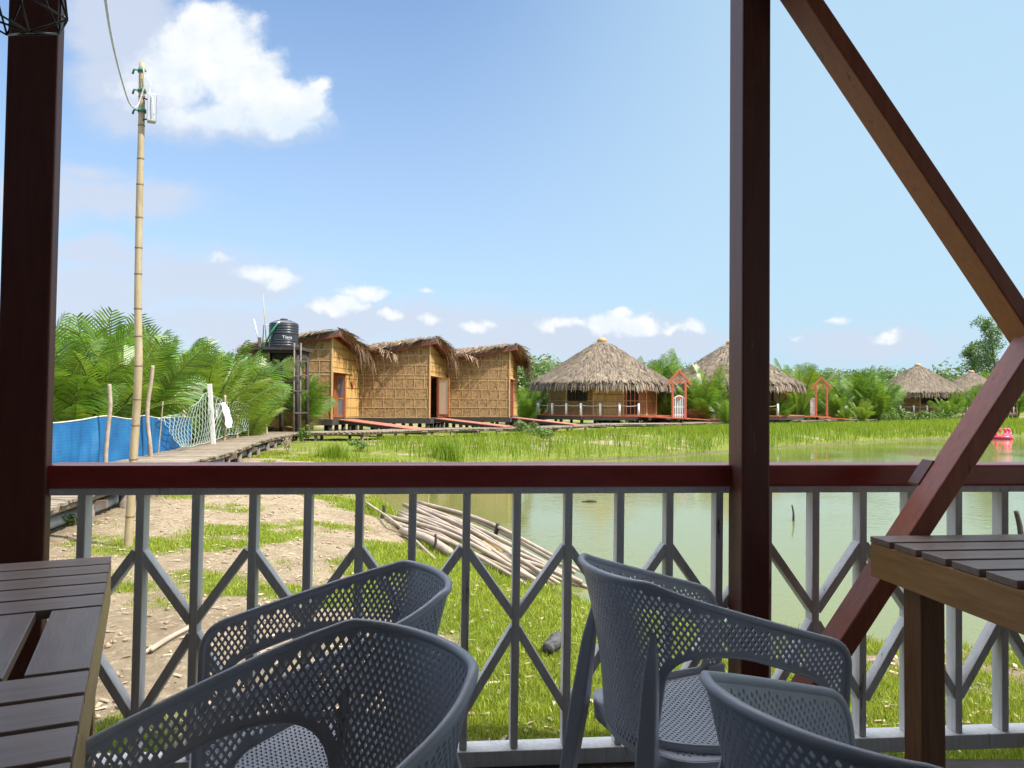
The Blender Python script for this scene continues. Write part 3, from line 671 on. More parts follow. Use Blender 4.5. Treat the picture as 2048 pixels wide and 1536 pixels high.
def build_chairs():
    tp = [(.300, .235), (.285, .10), (.262, -.03), (.228, -.15), (.165, -.235), (.085, -.272), (0, -.282)]
    bp_ = [(.245, .235), (.236, .10), (.216, -.03), (.188, -.115), (.142, -.178), (.075, -.205), (0, -.213)]
    top = Curve2(tp + [(-a, b) for a, b in tp[:-1][::-1]]); bot = Curve2(bp_ + [(-a, b) for a, b in bp_[:-1][::-1]])
    U = top.L / 2; zs = .425
    def ztop(u):
        a = abs(u) / U
        s = min(max((a - .27) / .73, 0), 1)
        return .812 - .146 * (s ** .92) * (1 if s < 1 else 1) - .006 * math.cos(0)
    def shell(u, z):
        t = (u / U + 1) / 2; k = min(max((z - .42) / .40, -.3), 1.0); k2 = k ** 1.25 if k > 0 else k * .5
        a, b = bot.at(t), top.at(t); p = a.lerp(b, k2)
        bow = .014 * math.sin(PI * min(max(k, 0), 1))
        return Vector((p.x, p.y - (.05 * k if False else 0) + 0, z)) + Vector((p.x, p.y, 0)).normalized() * -bow * .6
    rim = [(u, ztop(u)) for u in np.linspace(-U + .0, U, 90)]
    outline = rounded([(-U, .40)] + [(-U, ztop(U))] + rim[8:-8] + [(U, ztop(U))] + [(U, .40)], [0, .085] + [0] * len(rim[8:-8]) + [.085, 0], 8)
    outline = densify(outline, .012)
    def opening(sg):
        ua, ub = .185, U - .060
        pl = [(ua - .030, .452), (ub, .452), (ub, ztop(ub) - .100), (.52, ztop(.52) - .090), (.36, ztop(.36) - .090), (ua + .018, ztop(.22) - .150)]
        pl = rounded(pl, [.02, .035, .05, .12, .09, .09], 7); pl = densify(pl, .010)
        return [(sg * a, b) for a, b in pl]
    ops = [opening(1), opening(-1)]
    V, Fc = perforated(outline, ops, .0160, .0108, .0044, .0064, .0165, extra=lambda p: p[1] > .455 or abs(p[0]) < .14)
    me = bpy.data.meshes.new('shell'); me.from_pydata([shell(*v[:2]) for v in V], [], Fc)
    me.polygons.foreach_set('use_smooth', [True] * len(me.polygons)); me.materials.append(M['plastic']); me.update()
    r = root('armchair', 'x', 'armchair', (0, 0, 0)); so = link(bpy.data.objects.new('backrest_shell', me), r)
    s = so.modifiers.new('solid', 'SOLIDIFY'); s.thickness = .0055; s.offset = 0
    so.modifiers.new('split', 'EDGE_SPLIT').split_angle = R(40)
    # rounded lip along the rim and down the arm fronts
    m = MB(); path = [p for p in outline if p[1] > .43 and (abs(p[0]) > U - .1 or p[1] > .6)]
    path = sorted(path, key=lambda p: (p[0] if abs(p[0]) < U - 1e-4 else math.copysign(U, p[0]) - math.copysign(1, p[0]) * (p[1] - ztop(U)) * 1.0 * -1 * 0, 0))
    lft = [p for p in outline if p[0] < 0 and abs(p[0] + U) < 1e-5]; lft.sort(key=lambda p: p[1])
    mid = [p for p in outline if abs(abs(p[0]) - U) >= 1e-5 and p[1] > .5]; mid.sort(key=lambda p: p[0])
    rgt = [p for p in outline if p[0] > 0 and abs(p[0] - U) < 1e-5]; rgt.sort(key=lambda p: -p[1])
    full = [p for p in lft if p[1] > .47] + mid + [p for p in rgt if p[1] > .47]
    pts = [shell(*p) for p in full]; pts = pts[::1]
    m.tube(pts, [.0085] * len(pts), 10); m.build('rim', M['plastic'], r, True, local=True)
    for o in ops:
        k = MB(); q = [shell(*p) for p in o]; q.append(q[0]); k.tube(q, .0045, 6, False); k.build('opening_rim', M['plastic'], r, True, local=True)
    # seat
    so_ = rounded([(-.228, -.20), (.228, -.20), (.250, .245), (-.250, .245)], [.10, .10, .045, .045], 8); so_ = densify(so_, .012)
    sv, sf = perforated(so_, [], .0165, .0098, .0056, .0033, .022)
    def seat(x, y):
        return Vector((x, y, .440 - .014 * math.exp(-((x / .17) ** 2 + ((y - .0) / .17) ** 2)) + (-.014 * max(0, (y - .19) / .055) ** 2 if y > .19 else 0)))
    me = bpy.data.meshes.new('seat'); me.from_pydata([seat(*v[:2]) for v in sv], [], sf); me.polygons.foreach_set('use_smooth', [True] * len(me.polygons)); me.materials.append(M['plastic']); me.update()
    se = link(bpy.data.objects.new('seat', me), r); s = se.modifiers.new('solid', 'SOLIDIFY'); s.thickness = .006; s.offset = -1
    se.modifiers.new('split', 'EDGE_SPLIT').split_angle = R(40)
    a = MB(); n = len(so_)
    a.add([seat(*p) + Vector((0, 0, -.001)) for p in so_] + [Vector((p[0] * .985, p[1] * .985, .385 if p[1] > 0.1 else .392)) for p in so_], [(i, (i + 1) % n, n + (i + 1) % n, n + i) for i in range(n)])
    ao = a.build('seat_apron', M['plastic'], r, True, local=True); s = ao.modifiers.new('solid', 'SOLIDIFY'); s.thickness = .005
    # legs
    for sx in (-1, 1):
        l = MB(); l.beam((sx * .243, .212, .46), (sx * .268, .262, 0), .030, .060, side=(1, 0, 0), w1=.024, h1=.036); l.build('front_leg', M['plastic'], r, local=True, bevel=.006)
        l = MB(); sd2 = Vector((.74, -sx * .67, 0))
        secs = [((sx * .150, -.204, .70), .010, .012), ((sx * .160, -.216, .60), .030, .034), ((sx * .176, -.234, .43), .042, .044), ((sx * .226, -.290, 0), .030, .034)]; rings = []
        for (p, w_, h_) in secs:
            p = Vector(p); u = sd2.normalized(); t_ = Vector((-u.y, u.x, 0)); rings.append([p - u * w_ / 2 - t_ * h_ / 2, p + u * w_ / 2 - t_ * h_ / 2, p + u * w_ / 2 + t_ * h_ / 2, p - u * w_ / 2 + t_ * h_ / 2])
        l.v = [v for q in rings for v in q]; l.f = [(3, 2, 1, 0), (12, 13, 14, 15)] + [(4 * k + i, 4 * k + (i + 1) % 4, 4 * k + 4 + (i + 1) % 4, 4 * k + 4 + i) for k in range(3) for i in range(4)]
        l.build('rear_leg', M['plastic'], r, local=True, bevel=.005)
    return r
chair = build_chairs()
CH = [((.46, 1.92), -71, 'grey perforated plastic armchair whose back stands against the square post'),
      ((.565, 1.10), -59, 'grey perforated plastic armchair seen only by its upper rim, before the square post'),
      ((-.415, 1.66), 111, 'grey perforated plastic armchair between the railing and another armchair, by the crosswise-board table'),
      ((-.335, 1.105), 133, 'large grey perforated plastic armchair nearest the viewer, beside the crosswise-board table')]
for i, ((x, y), a, lb) in enumerate(CH):
    o = chair if i == 0 else copy_tree(chair)
    o.location = (x, y, 0); o.rotation_euler = (0, 0, R(a)); tag(o, lb, 'armchair', 'grey perforated armchairs')

# ------------------------------------------------------------------ boardwalk
def build_boardwalk():
    near = [G(100, 1003, 0), G(260, 957, 0), G(353, 927, 0), G(430, 907, 0), G(499, 889.5, 0), G(556, 875, 0), G(600, 864.5, 0)]
    far = [G(60, 968, 0), G(205, 930, 0), G(290, 908, 0), G(380, 893, 0), G(427, 880.5, 0), G(475, 870.5, 0), G(545, 861.2, 0)]
    ctr = [(a + b) / 2 for a, b in zip(near, far)]
    ctr = [ctr[0] + (ctr[0] - ctr[1]) * 1.2] + ctr
    ctr += [Vector(p) for p in ((-6.6, 31.6, 0), (-4.0, 34.0, 0), (-1.0, 37.2, 0), (2.4, 41.2, 0), (6.2, 45.6, 0), (10.6, 50.2, 0), (16, 55.0, 0), (23, 60.6, 0), (33, 70, 0), (45, 82, 0), (62, 98, 0))]
    pl = catmull([(p.x, p.y, 0) for p in ctr], 60); pl = [Vector((p.x, p.y, 0)) for p in pl]
    # resample at equal steps
    L_ = [0]
    for i in range(1, len(pl)): L_.append(L_[-1] + (pl[i] - pl[i - 1]).length)
    def at(s):
        i = int(np.searchsorted(L_, s)); i = max(1, min(i, len(pl) - 1)); f = (s - L_[i - 1]) / max(L_[i] - L_[i - 1], 1e-9); d = (pl[i] - pl[i - 1]).normalized()
        return pl[i - 1].lerp(pl[i], f), d
    r = root('boardwalk', 'long curving boardwalk of bleached planks on wooden piles round the pond', 'boardwalk', (pl[0].x, pl[0].y, 0))
    m = MB(); ed = MB(); s = 0.0; k = 0; rr = random.Random(3)
    while s < L_[-1] - .2:
        p, d = at(s + .09); n = Vector((-d.y, d.x, 0)); st = .16 if s < 45 else .5; w = .78
        a, b = p - n * (w + rr.uniform(-.03, .05)), p + n * (w + rr.uniform(-.03, .05)); sag = .03 * math.sin(s * .45) + rr.uniform(-.006, .006)
        zz = Vector((0, 0, -.018 + sag)); m.beam(a + zz, b + zz, st - .012, .036, side=d); s += st; k += 1
    m.build('deck', M['plank'], r)
    for sd_ in (-1, 1):
        m = MB(); pts = []
        for s in np.arange(0, L_[-1] - .3, 1.2):
            p, d = at(s); n = Vector((-d.y, d.x, 0)); pts.append(p + n * (sd_ * .70) + Vector((0, 0, -.085 + .03 * math.sin(s * .45))))
        m.tube(pts, .045, 7); m.build('bearer', M['plankedge'], r, True)
    s = .6; i = 0
    while s < L_[-1] - 1 and i < 49:
        p, d = at(s); n = Vector((-d.y, d.x, 0))
        for sd_ in (-1, 1):
            q = p + n * (sd_ * .62); g = gz(q.x, q.y); m = MB(); m.tube([(q.x, q.y, min(g, WZ) - .3), (q.x + rr.uniform(-.03, .03), q.y, -.05)], [.075, .065], 9); m.build('pile', M['pilewood'], r, True)
        if i % 2 == 0:
            m = MB(); m.beam(p - n * .85 + Vector((0, 0, -.16)), p + n * .85 + Vector((0, 0, -.16)), .05, .10, side=d); m.build('cross_beam', M['pilewood'], r)
        s += 1.5 if s < 40 else 3.0; i += 1
    # pipe under the near side
    m = MB(); pts = []
    for s in np.arange(1.0, 23, .8):
        p, d = at(s); n = Vector((-d.y, d.x, 0)); q = p - n * .42; pts.append(Vector((q.x, q.y, -.30 + .02 * math.sin(s))))
    m.tube(pts, .075, 12); o = m.build('drain_pipe', M['pvc'], None, True); tag(o, 'grey plastic drain pipe slung under the boardwalk planks', 'pipe')
    rg = MB()
    for s in np.arange(9.5, 17, .055):
        p, d = at(s); n = Vector((-d.y, d.x, 0)); q = p - n * .42
        if int(s * .55) % 2 == 0: rg.tube([Vector((q.x, q.y, -.30 + .02 * math.sin(s))) - d * .012, Vector((q.x, q.y, -.30 + .02 * math.sin(s))) + d * .012], .083, 12)
    rg.build('corrugation', M['pvc'], o)
    return at
BW = build_boardwalk()

# ------------------------------------------------------------------ bamboo light pole with cable and floodlight
def bamboo_pole(name, label, cat, pts, r0, r1, node=.38, m='bamboo', group=None, nodes=True):
    P = catmull(pts, 8); L_ = [0]
    for i in range(1, len(P)): L_.append(L_[-1] + (P[i] - P[i - 1]).length)
    rr = root(name, label, cat, pts[0], group=group)
    k = MB(); k.tube(P, [r0 + (r1 - r0) * l / L_[-1] for l in L_], 12); nf = len(k.f); s = node * .6
    while s < L_[-1] - .05 and nodes:
        i = max(1, int(np.searchsorted(L_, s))); f = (s - L_[i - 1]) / (L_[i] - L_[i - 1]); p = P[i - 1].lerp(P[i], f); d = (P[i] - P[i - 1]).normalized(); ra = r0 + (r1 - r0) * s / L_[-1]
        k.tube([p - d * .012, p - d * .004, p + d * .004, p + d * .012], [ra * 1.0, ra * 1.10, ra * 1.10, ra * 1.0], 12, False); s += node * (1 + .15 * math.sin(s * 7))
    o = k.build('culm', M[m], rr, True); o.data.materials.append(M['bamboo_node'])
    for i in range(nf, len(k.f)): o.data.polygons[i].material_index = 1
    return rr
def build_pole():
    Y = 8.6; b = W(254, 1105, Y); b.z = gz(b.x, b.y) - .25
    pts = [b, W(262, 1000, Y), W(268, 900, Y), W(277, 740, Y), W(276, 600, Y), W(279, 400, Y), W(283, 240, Y), W(284, 126, Y)]
    r = bamboo_pole('bamboo_pole', 'tall slender bamboo pole standing in front of the blue net, carrying a lamp', 'pole', pts, .048, .033, .34)
    for y in (142, 182, 222):
        p = W(284, y, Y); k = MB(); k.tube([p + Vector((0, 0, -.018)), p + Vector((0, 0, .018))], .046, 12); 
        k.tube([p + Vector((-.03, -.03, 0)), p + Vector((-.07, -.04, .0)), p + Vector((-.085, -.04, -.05))], .012, 6); k.build('tie', M['green_tie'], r, True)
    c = W(303, 217, Y - .02); fr = root('floodlight', 'pale grey rectangular floodlight strapped beside the bamboo pole top', 'floodlight', c)
    k = MB(); k.box(c, (.085, .10, .315), R(25)); k.build('housing', M['box'], fr, bevel=.008)
    k = MB()
    for i in range(5): k.box(c + Matrix.Rotation(R(25), 3, 'Z') @ Vector((-.03 + .015 * i, .055, 0)), (.004, .02, .29), R(25))
    k.build('heat_sink', M['box'], fr)
    k = MB(); k.box(c + Matrix.Rotation(R(25), 3, 'Z') @ Vector((0.047, 0, 0)), (.006, .085, .285), R(25)); k.build('lens', M['glass'], fr)
    k = MB(); k.tube([c + Vector((-.04, 0, .1)), c + Vector((-.11, 0.0, .12))], .008, 6); k.tube([c + Vector((-.04, 0, -.12)), c + Vector((-.11, 0, -.13))], .008, 6); k.build('bracket', M['black_wire'], fr)
    pts = [W(286, 130, Y - .06), W(289, 165, Y - .06), W(283, 190, Y - .06), W(275, 212, Y - .1), W(266, 214, Y - .25), W(256, 200, Y - .8), W(238, 140, Y - 2.2), W(222, 70, Y - 3.6), W(208, -20, Y - 5.0)]
    k = MB(); k.tube(catmull(pts, 8), .008, 6); tag(k.build('power_cable', M['pvc'], None, True), 'thin grey power cable sagging from the sky to the bamboo pole', 'cable')
    k = MB(); k.tube(catmull([W(291, 145, Y - .05), W(296, 160, Y - .05), W(302, 168, Y - .05), W(299, 180, Y - .05), W(305, 200, Y - .08), W(307, 230, Y - .08)], 6), .005, 5); k.build('lead', M['white'], fr, True)
build_pole()

# ------------------------------------------------------------------ blue net, fishing net and their posts
def build_nets():
    m = bpy.data.materials.new('blue_mesh_net'); m.use_nodes = True; nt = m.node_tree; N = nt.nodes; L = nt.links; p = N['Principled BSDF']
    tc = N.new('ShaderNodeTexCoord'); uvn = N.new('ShaderNodeUVMap')
    n = N.new('ShaderNodeTexNoise'); n.inputs['Scale'].default_value = 2.2; n.inputs['Detail'].default_value = 7; n.inputs['Roughness'].default_value = .7; L.new(tc.outputs['Object'], n.inputs['Vector'])
    r_ = N.new('ShaderNodeMapRange'); L.new(n.outputs[0], r_.inputs['Value']); r_.inputs['From Min'].default_value = .35; r_.inputs['From Max'].default_value = .7
    mx = N.new('ShaderNodeMix'); mx.data_type = 'RGBA'; L.new(r_.outputs[0], mx.inputs['Factor']); mx.inputs[6].default_value = (0.004, 0.082, 0.235, 1); mx.inputs[7].default_value = (0.014, 0.145, 0.32, 1)
    w = N.new('ShaderNodeTexWave'); w.bands_direction = 'Z'; w.inputs['Scale'].default_value = 5.5; w.inputs['Distortion'].default_value = 1.2; L.new(tc.outputs['Object'], w.inputs['Vector'])
    wr = N.new('ShaderNodeMapRange'); L.new(w.outputs['Fac'], wr.inputs['Value']); wr.inputs['From Min'].default_value = .88; wr.inputs['To Max'].default_value = .35
    m2 = N.new('ShaderNodeMix'); m2.data_type = 'RGBA'; L.new(wr.outputs[0], m2.inputs['Factor']); L.new(mx.outputs[2], m2.inputs[6]); m2.inputs[7].default_value = (0.05, 0.20, 0.42, 1)
    L.new(m2.outputs[2], p.inputs['Base Color']); p.inputs['Roughness'].default_value = .6
    tr = N.new('ShaderNodeBsdfTranslucent'); L.new(m2.outputs[2], tr.inputs['Color']); ms = N.new('ShaderNodeMixShader'); ms.inputs[0].default_value = .25; L.new(p.outputs[0], ms.inputs[1]); L.new(tr.outputs[0], ms.inputs[2]); L.new(ms.outputs[0], N['Material Output'].inputs['Surface'])
    tops = [(40, 846), (105, 846), (160, 840), (212, 832), (262, 838), (288, 831), (320, 836), (372, 834), (382, 843)]
    base = [(20, 1003), (105, 955), (160, 942), (212, 927), (262, 916), (288, 909), (320, 903), (360, 897), (374, 893)]
    dep = [12.6, 13.4, 14.2, 15.0, 16.4, 17.2, 18.3, 20.0, 20.6]
    T = catmull([W(*a, d) for a, d in zip(tops, dep)], 10); B = catmull([W(*a, d) for a, d in zip(base, dep)], 10)
    n_ = 8; V = []
    for i, (a, b) in enumerate(zip(T, B)):
        g = gz(b.x, b.y); b = Vector((b.x, b.y, min(b.z, g + .08)))
        for j in range(n_ + 1):
            t = j / n_; q = a.lerp(b, t); q += Vector(((.05 * math.sin(i * .5 + 2 * t) + .035 * math.sin(i * 1.7 + 1.5 * t)) * math.sin(PI * t), (.06 * math.sin(i * .33 + t * 3) + .04 * math.sin(i * 1.3 + 4 * t)) * math.sin(PI * t), .02 * math.sin(i * .9) * t)); V.append(q)
    Fc = [(i * (n_ + 1) + j, (i + 1) * (n_ + 1) + j, (i + 1) * (n_ + 1) + j + 1, i * (n_ + 1) + j + 1) for i in range(len(T) - 1) for j in range(n_)]
    c = T[0]; r = root('blue_net_fence', 'bright blue mesh net strung along the far side of the boardwalk', 'net fence', (c.x, c.y, gz(c.x, c.y)))
    np_obj('net', [tuple(v) for v in V], Fc, m, r, True)
    k = MB(); k.tube(T, .012, 6); k.build('top_rope', M['rope'], r, True)
    def stick(label, pts, Y, r0, r1, mt='stick', name='fence_stick', group='sticks holding the nets'):
        q = [W(*a, Y) for a in pts]; g = q[0].copy(); g.z = gz(q[0].x, q[0].y) - .2
        P = catmull([g] + q if g.z < q[0].z - .05 else q, 6); k = MB(); nP = len(P); k.tube(P, [r0 + (r1 - r0) * i / (nP - 1) for i in range(nP)], 9); o = k.build(name, M[mt], None, True); tag(o, label, 'stick', group); return o
    stick('crooked branch post in the blue net, left of the tall bamboo pole', [(211, 925), (213, 890), (217, 850), (221, 810), (219, 768)], 14.6, .045, .033)
    stick('long crooked branch post with blue tie, right of the tall bamboo pole', [(301, 907), (299, 880), (295, 840), (297, 800), (303, 760), (306, 731)], 17.0, .050, .037)
    stick('thin pale stick standing at the blue net beside the crooked branch post', [(317, 905), (322, 850), (326, 803)], 17.6, .016, .012)
    stick('short bamboo stake showing above the blue net', [(365, 890), (366, 850), (367, 820)], 20.4, .05, .045, 'bamboo')
    stick('bamboo stake behind the hanging white cloth', [(449, 876), (450, 830), (450, 790)], 22.6, .042, .036, 'bamboo')
    stick('bamboo stake in the fishing net, right of the white cloth', [(474, 868), (475, 830), (475, 792)], 24.5, .045, .04, 'bamboo')
    stick('thin grey stake at the end of the fishing net', [(496, 862), (497, 830), (498, 800)], 26.0, .028, .024, 'pilewood')
    stick('short pale stake on the boardwalk edge below the water tank', [(533, 861), (530, 844)], 29.0, .05, .045, 'bamboo')
    # leaning concrete post
    k = MB(); a, b = W(430, 880, 21.3), W(419, 768, 21.3); a.z = gz(a.x, a.y) - .1; k.beam(a, b, .115, .115, side=(1, .2, 0)); tag(k.build('concrete_post', M['concrete'], None, bevel=.008), 'pale square concrete post leaning in the fishing net beside a white cloth', 'post')
    # fishing net of real cords
    k = MB(); nu, nv = 54, 8
    tp = [(316, 838, 18.0), (360, 825, 19.5), (395, 806, 20.5), (417, 786, 21.2), (450, 803, 22.8), (475, 804, 24.4), (497, 812, 26.0)]
    bt = [(360, 893, 18.6), (378, 893, 19.6), (402, 888, 20.5), (424, 882, 21.2), (450, 872, 22.8), (475, 866, 24.4), (495, 860, 26.0)]
    TP = catmull([W(a, b, c) for a, b, c in tp], 16); BT = catmull([W(a, b, c) for a, b, c in bt], 16)
    def q(u, v):
        i = u * (len(TP) - 1); a = int(min(i, len(TP) - 2)); f = i - a; t, b = TP[a].lerp(TP[a + 1], f), BT[a].lerp(BT[a + 1], f); p = t.lerp(b, v); return p + Vector((.03 * math.sin(9 * u + 7 * v), .05 * math.sin(14 * u + 3 * v), .015 * math.sin(31 * u + 5 * v)))
    for i in range(-nv, nu, 2):
        for sg in (1, -1):
            pts = []
            for j in range(nv + 1):
                u = (i + (j if sg > 0 else nv - j)) / nu
                if 0 <= u <= 1: pts.append(q(u, j / nv))
            if len(pts) > 1: k.tube(pts, .0085, 4, False)
    k.tube([q(u / 40, 0) for u in range(41)], .010, 5); k.tube([q(u / 40, 1) for u in range(41)], .010, 5)
    o = k.build('fishing_net', M['netgreen'], None); tag(o, 'pale knotted fishing net fence behind the blue net and concrete post', 'fishing net')
    # white cloth over the net
    P = []; 
    prof = [(-.11, .0), (-.10, .30), (-.07, .40), (.0, .44), (.06, .40), (.14, .18), (.20, -.10), (.24, -.26)]
    c = W(446, 838, 22.5); PR = catmull([(a * .95, 0, b) for a, b in prof], 6); V = []; nn = 6
    for i, p_ in enumerate(PR):
        for j in range(nn): t = j / (nn - 1) - .5; V.append((c.x + p_.x + t * .13 - .02 + .015 * math.sin(i * .8 + j), c.y - .05 + t * .12 + .02 * math.sin(j * 2 + i * .3), c.z + p_.z + .03 * t))
    Fc = [(i * nn + j, i * nn + j + 1, (i + 1) * nn + j + 1, (i + 1) * nn + j) for i in range(len(PR) - 1) for j in range(nn - 1)]
    o = np_obj('white_cloth', V, Fc, M['cloth'], None, True); s_ = o.modifiers.new('solid', 'SOLIDIFY'); s_.thickness = .03; tag(o, 'white cloth hung over the fishing net beside the concrete post', 'cloth')
build_nets()

# ------------------------------------------------------------------ bamboo heap at the water's edge, snags, log
def build_heap():
    rr = random.Random(5)
    n = 15
    for i in range(n):
        t = i / (n - 1); w = rr.uniform(-1, 1)
        x0 = 768 + 55 * t + rr.uniform(-8, 25); y0 = 1042 - 40 * t + rr.uniform(-5, 5); x1 = 1045 + 100 * t + rr.uniform(-30, 40); y1 = 1180 - 30 * t + rr.uniform(-8, 8)
        p0 = G(x0, y0, WZ + .10 + .10 * rr.random()); p1 = G(x1, y1, WZ + .02 + .08 * rr.random()); mid = (p0 + p1) / 2 + Vector((rr.uniform(-.08, .08), rr.uniform(-.08, .08), rr.uniform(.02, .12)))
        bamboo_pole('bamboo_pole', 'weathered bamboo stem in the heap at the pond edge', 'bamboo pole', [p0, mid, p1], .036 * rr.uniform(.7, 1.2), .024 * rr.uniform(.6, 1.1), .5, 'grey_bamboo', 'bamboo stems heaped at the pond edge', nodes=False)
    def st(label, a, b, za, zb, r0, r1, mt='grey_bamboo', grp=None, name='bamboo_pole', cat='bamboo pole'):
        p0, p1 = G(*a, za), G(*b, zb); k = MB(); k.tube(catmull([p0, (p0 + p1) / 2 + Vector((.03, .02, .03)), p1], 6), [r0 + (r1 - r0) * i / 12 for i in range(13)], 9); tag(k.build(name, M[mt], None, True), label, cat, grp)
    st('single long bamboo stem reaching farthest out into the pond', (1000, 1110), (1178, 1176), WZ + .12, WZ + .01, .035, .02)
    st('thin pale bamboo stem lying apart on the grass left of the heap', (732, 1005), (870, 1118), -.62, -.70, .022, .018)
    st('stout bamboo stem with a dark open end on the grass beside the heap', (805, 1062), (900, 1105), -.66, -.68, .06, .055)
    k = MB(); p0, p1 = G(967, 1085, WZ + .16), G(996, 1102, WZ + .13); k.beam(p0, p1, .26, .05, side=(1, .6, 0)); tag(k.build('yellow_plank', M['yellowplank'], None, bevel=.005), 'short yellow plank lying on top of the bamboo heap', 'plank')
    def stake(label, base, top, z, r0, r1, mt='darkwood'):
        b = G(*base, z); t = W(*top, b.y); b2 = b + (b - t) * .35; k = MB(); k.tube(catmull([b2, b, b.lerp(t, .5) + Vector((.012, 0, 0)), t], 5), [r0 + (r1 - r0) * i / 15 for i in range(16)], 8); tag(k.build('wood_stake', M[mt], None, True), label, 'stake', 'stakes and snags in the pond')
    stake('dark slanting stake standing behind the yellow plank', (984, 1087), (996, 1047), WZ, .035, .03)
    stake('thin dark peg holding the near side of the bamboo heap', (868, 1100), (871, 1068), -.68, .018, .015)
    stake('short dark peg at the upper end of the bamboo heap', (765, 1030), (768, 1010), -.68, .03, .026)
    stake('thin curved snag rising alone from the open water', (1587, 1042), (1584, 1010), WZ, .028, .012)
    stake('stout black snag in the water at the picture edge', (2043, 1078), (2032, 1022), WZ, .05, .035)
    p = G(1105, 1275, 0); p = G(1105, 1275, -.42); 
    a, b = G(1094, 1285, -.40), G(1122, 1258, -.40); a.z = gz(a.x, a.y) + .05; b.z = gz(b.x, b.y) + .05
    k = MB(); P = catmull([a, a.lerp(b, .5) + Vector((.02, 0, .02)), b], 7); k.tube(P, [.024 + .026 * math.sin(PI * (.15 + .75 * i / 14)) + .007 * math.sin(i * 2.3) for i in range(15)], 12); tag(k.build('charred_log', M['char'], None, True), 'short charred black log lying on the lawn behind the railing', 'log')
    P = [G(285, 1322, -.42), G(330, 1290, -.42), G(385, 1262, -.42)]
    for i in range(2):
        pts = [Vector((q.x + .02 * i, q.y + .07 * i, gz(q.x, q.y) + .03)) for q in P]; k = MB(); k.tube(catmull(pts, 5), .013, 6); tag(k.build('dry_reed', M['grey_bamboo'], None, True), 'thin dry reed lying on the bare earth behind the left table' if i == 0 else 'second dry reed lying close behind the first on bare earth', 'reed', 'dry reeds on bare earth')
    k = MB(); c = W(1180, 1004, 16); c = G(1180, 1004, WZ); k.tube([c + Vector((-.18, 0, .0)), c + Vector((0, .0, .02)), c + Vector((.14, 0, .01))], [.01, .03, .02], 7); tag(k.build('drifting_twig', M['darkwood'], None, True), 'small dark twig drifting on the open water', 'twig')
build_heap()

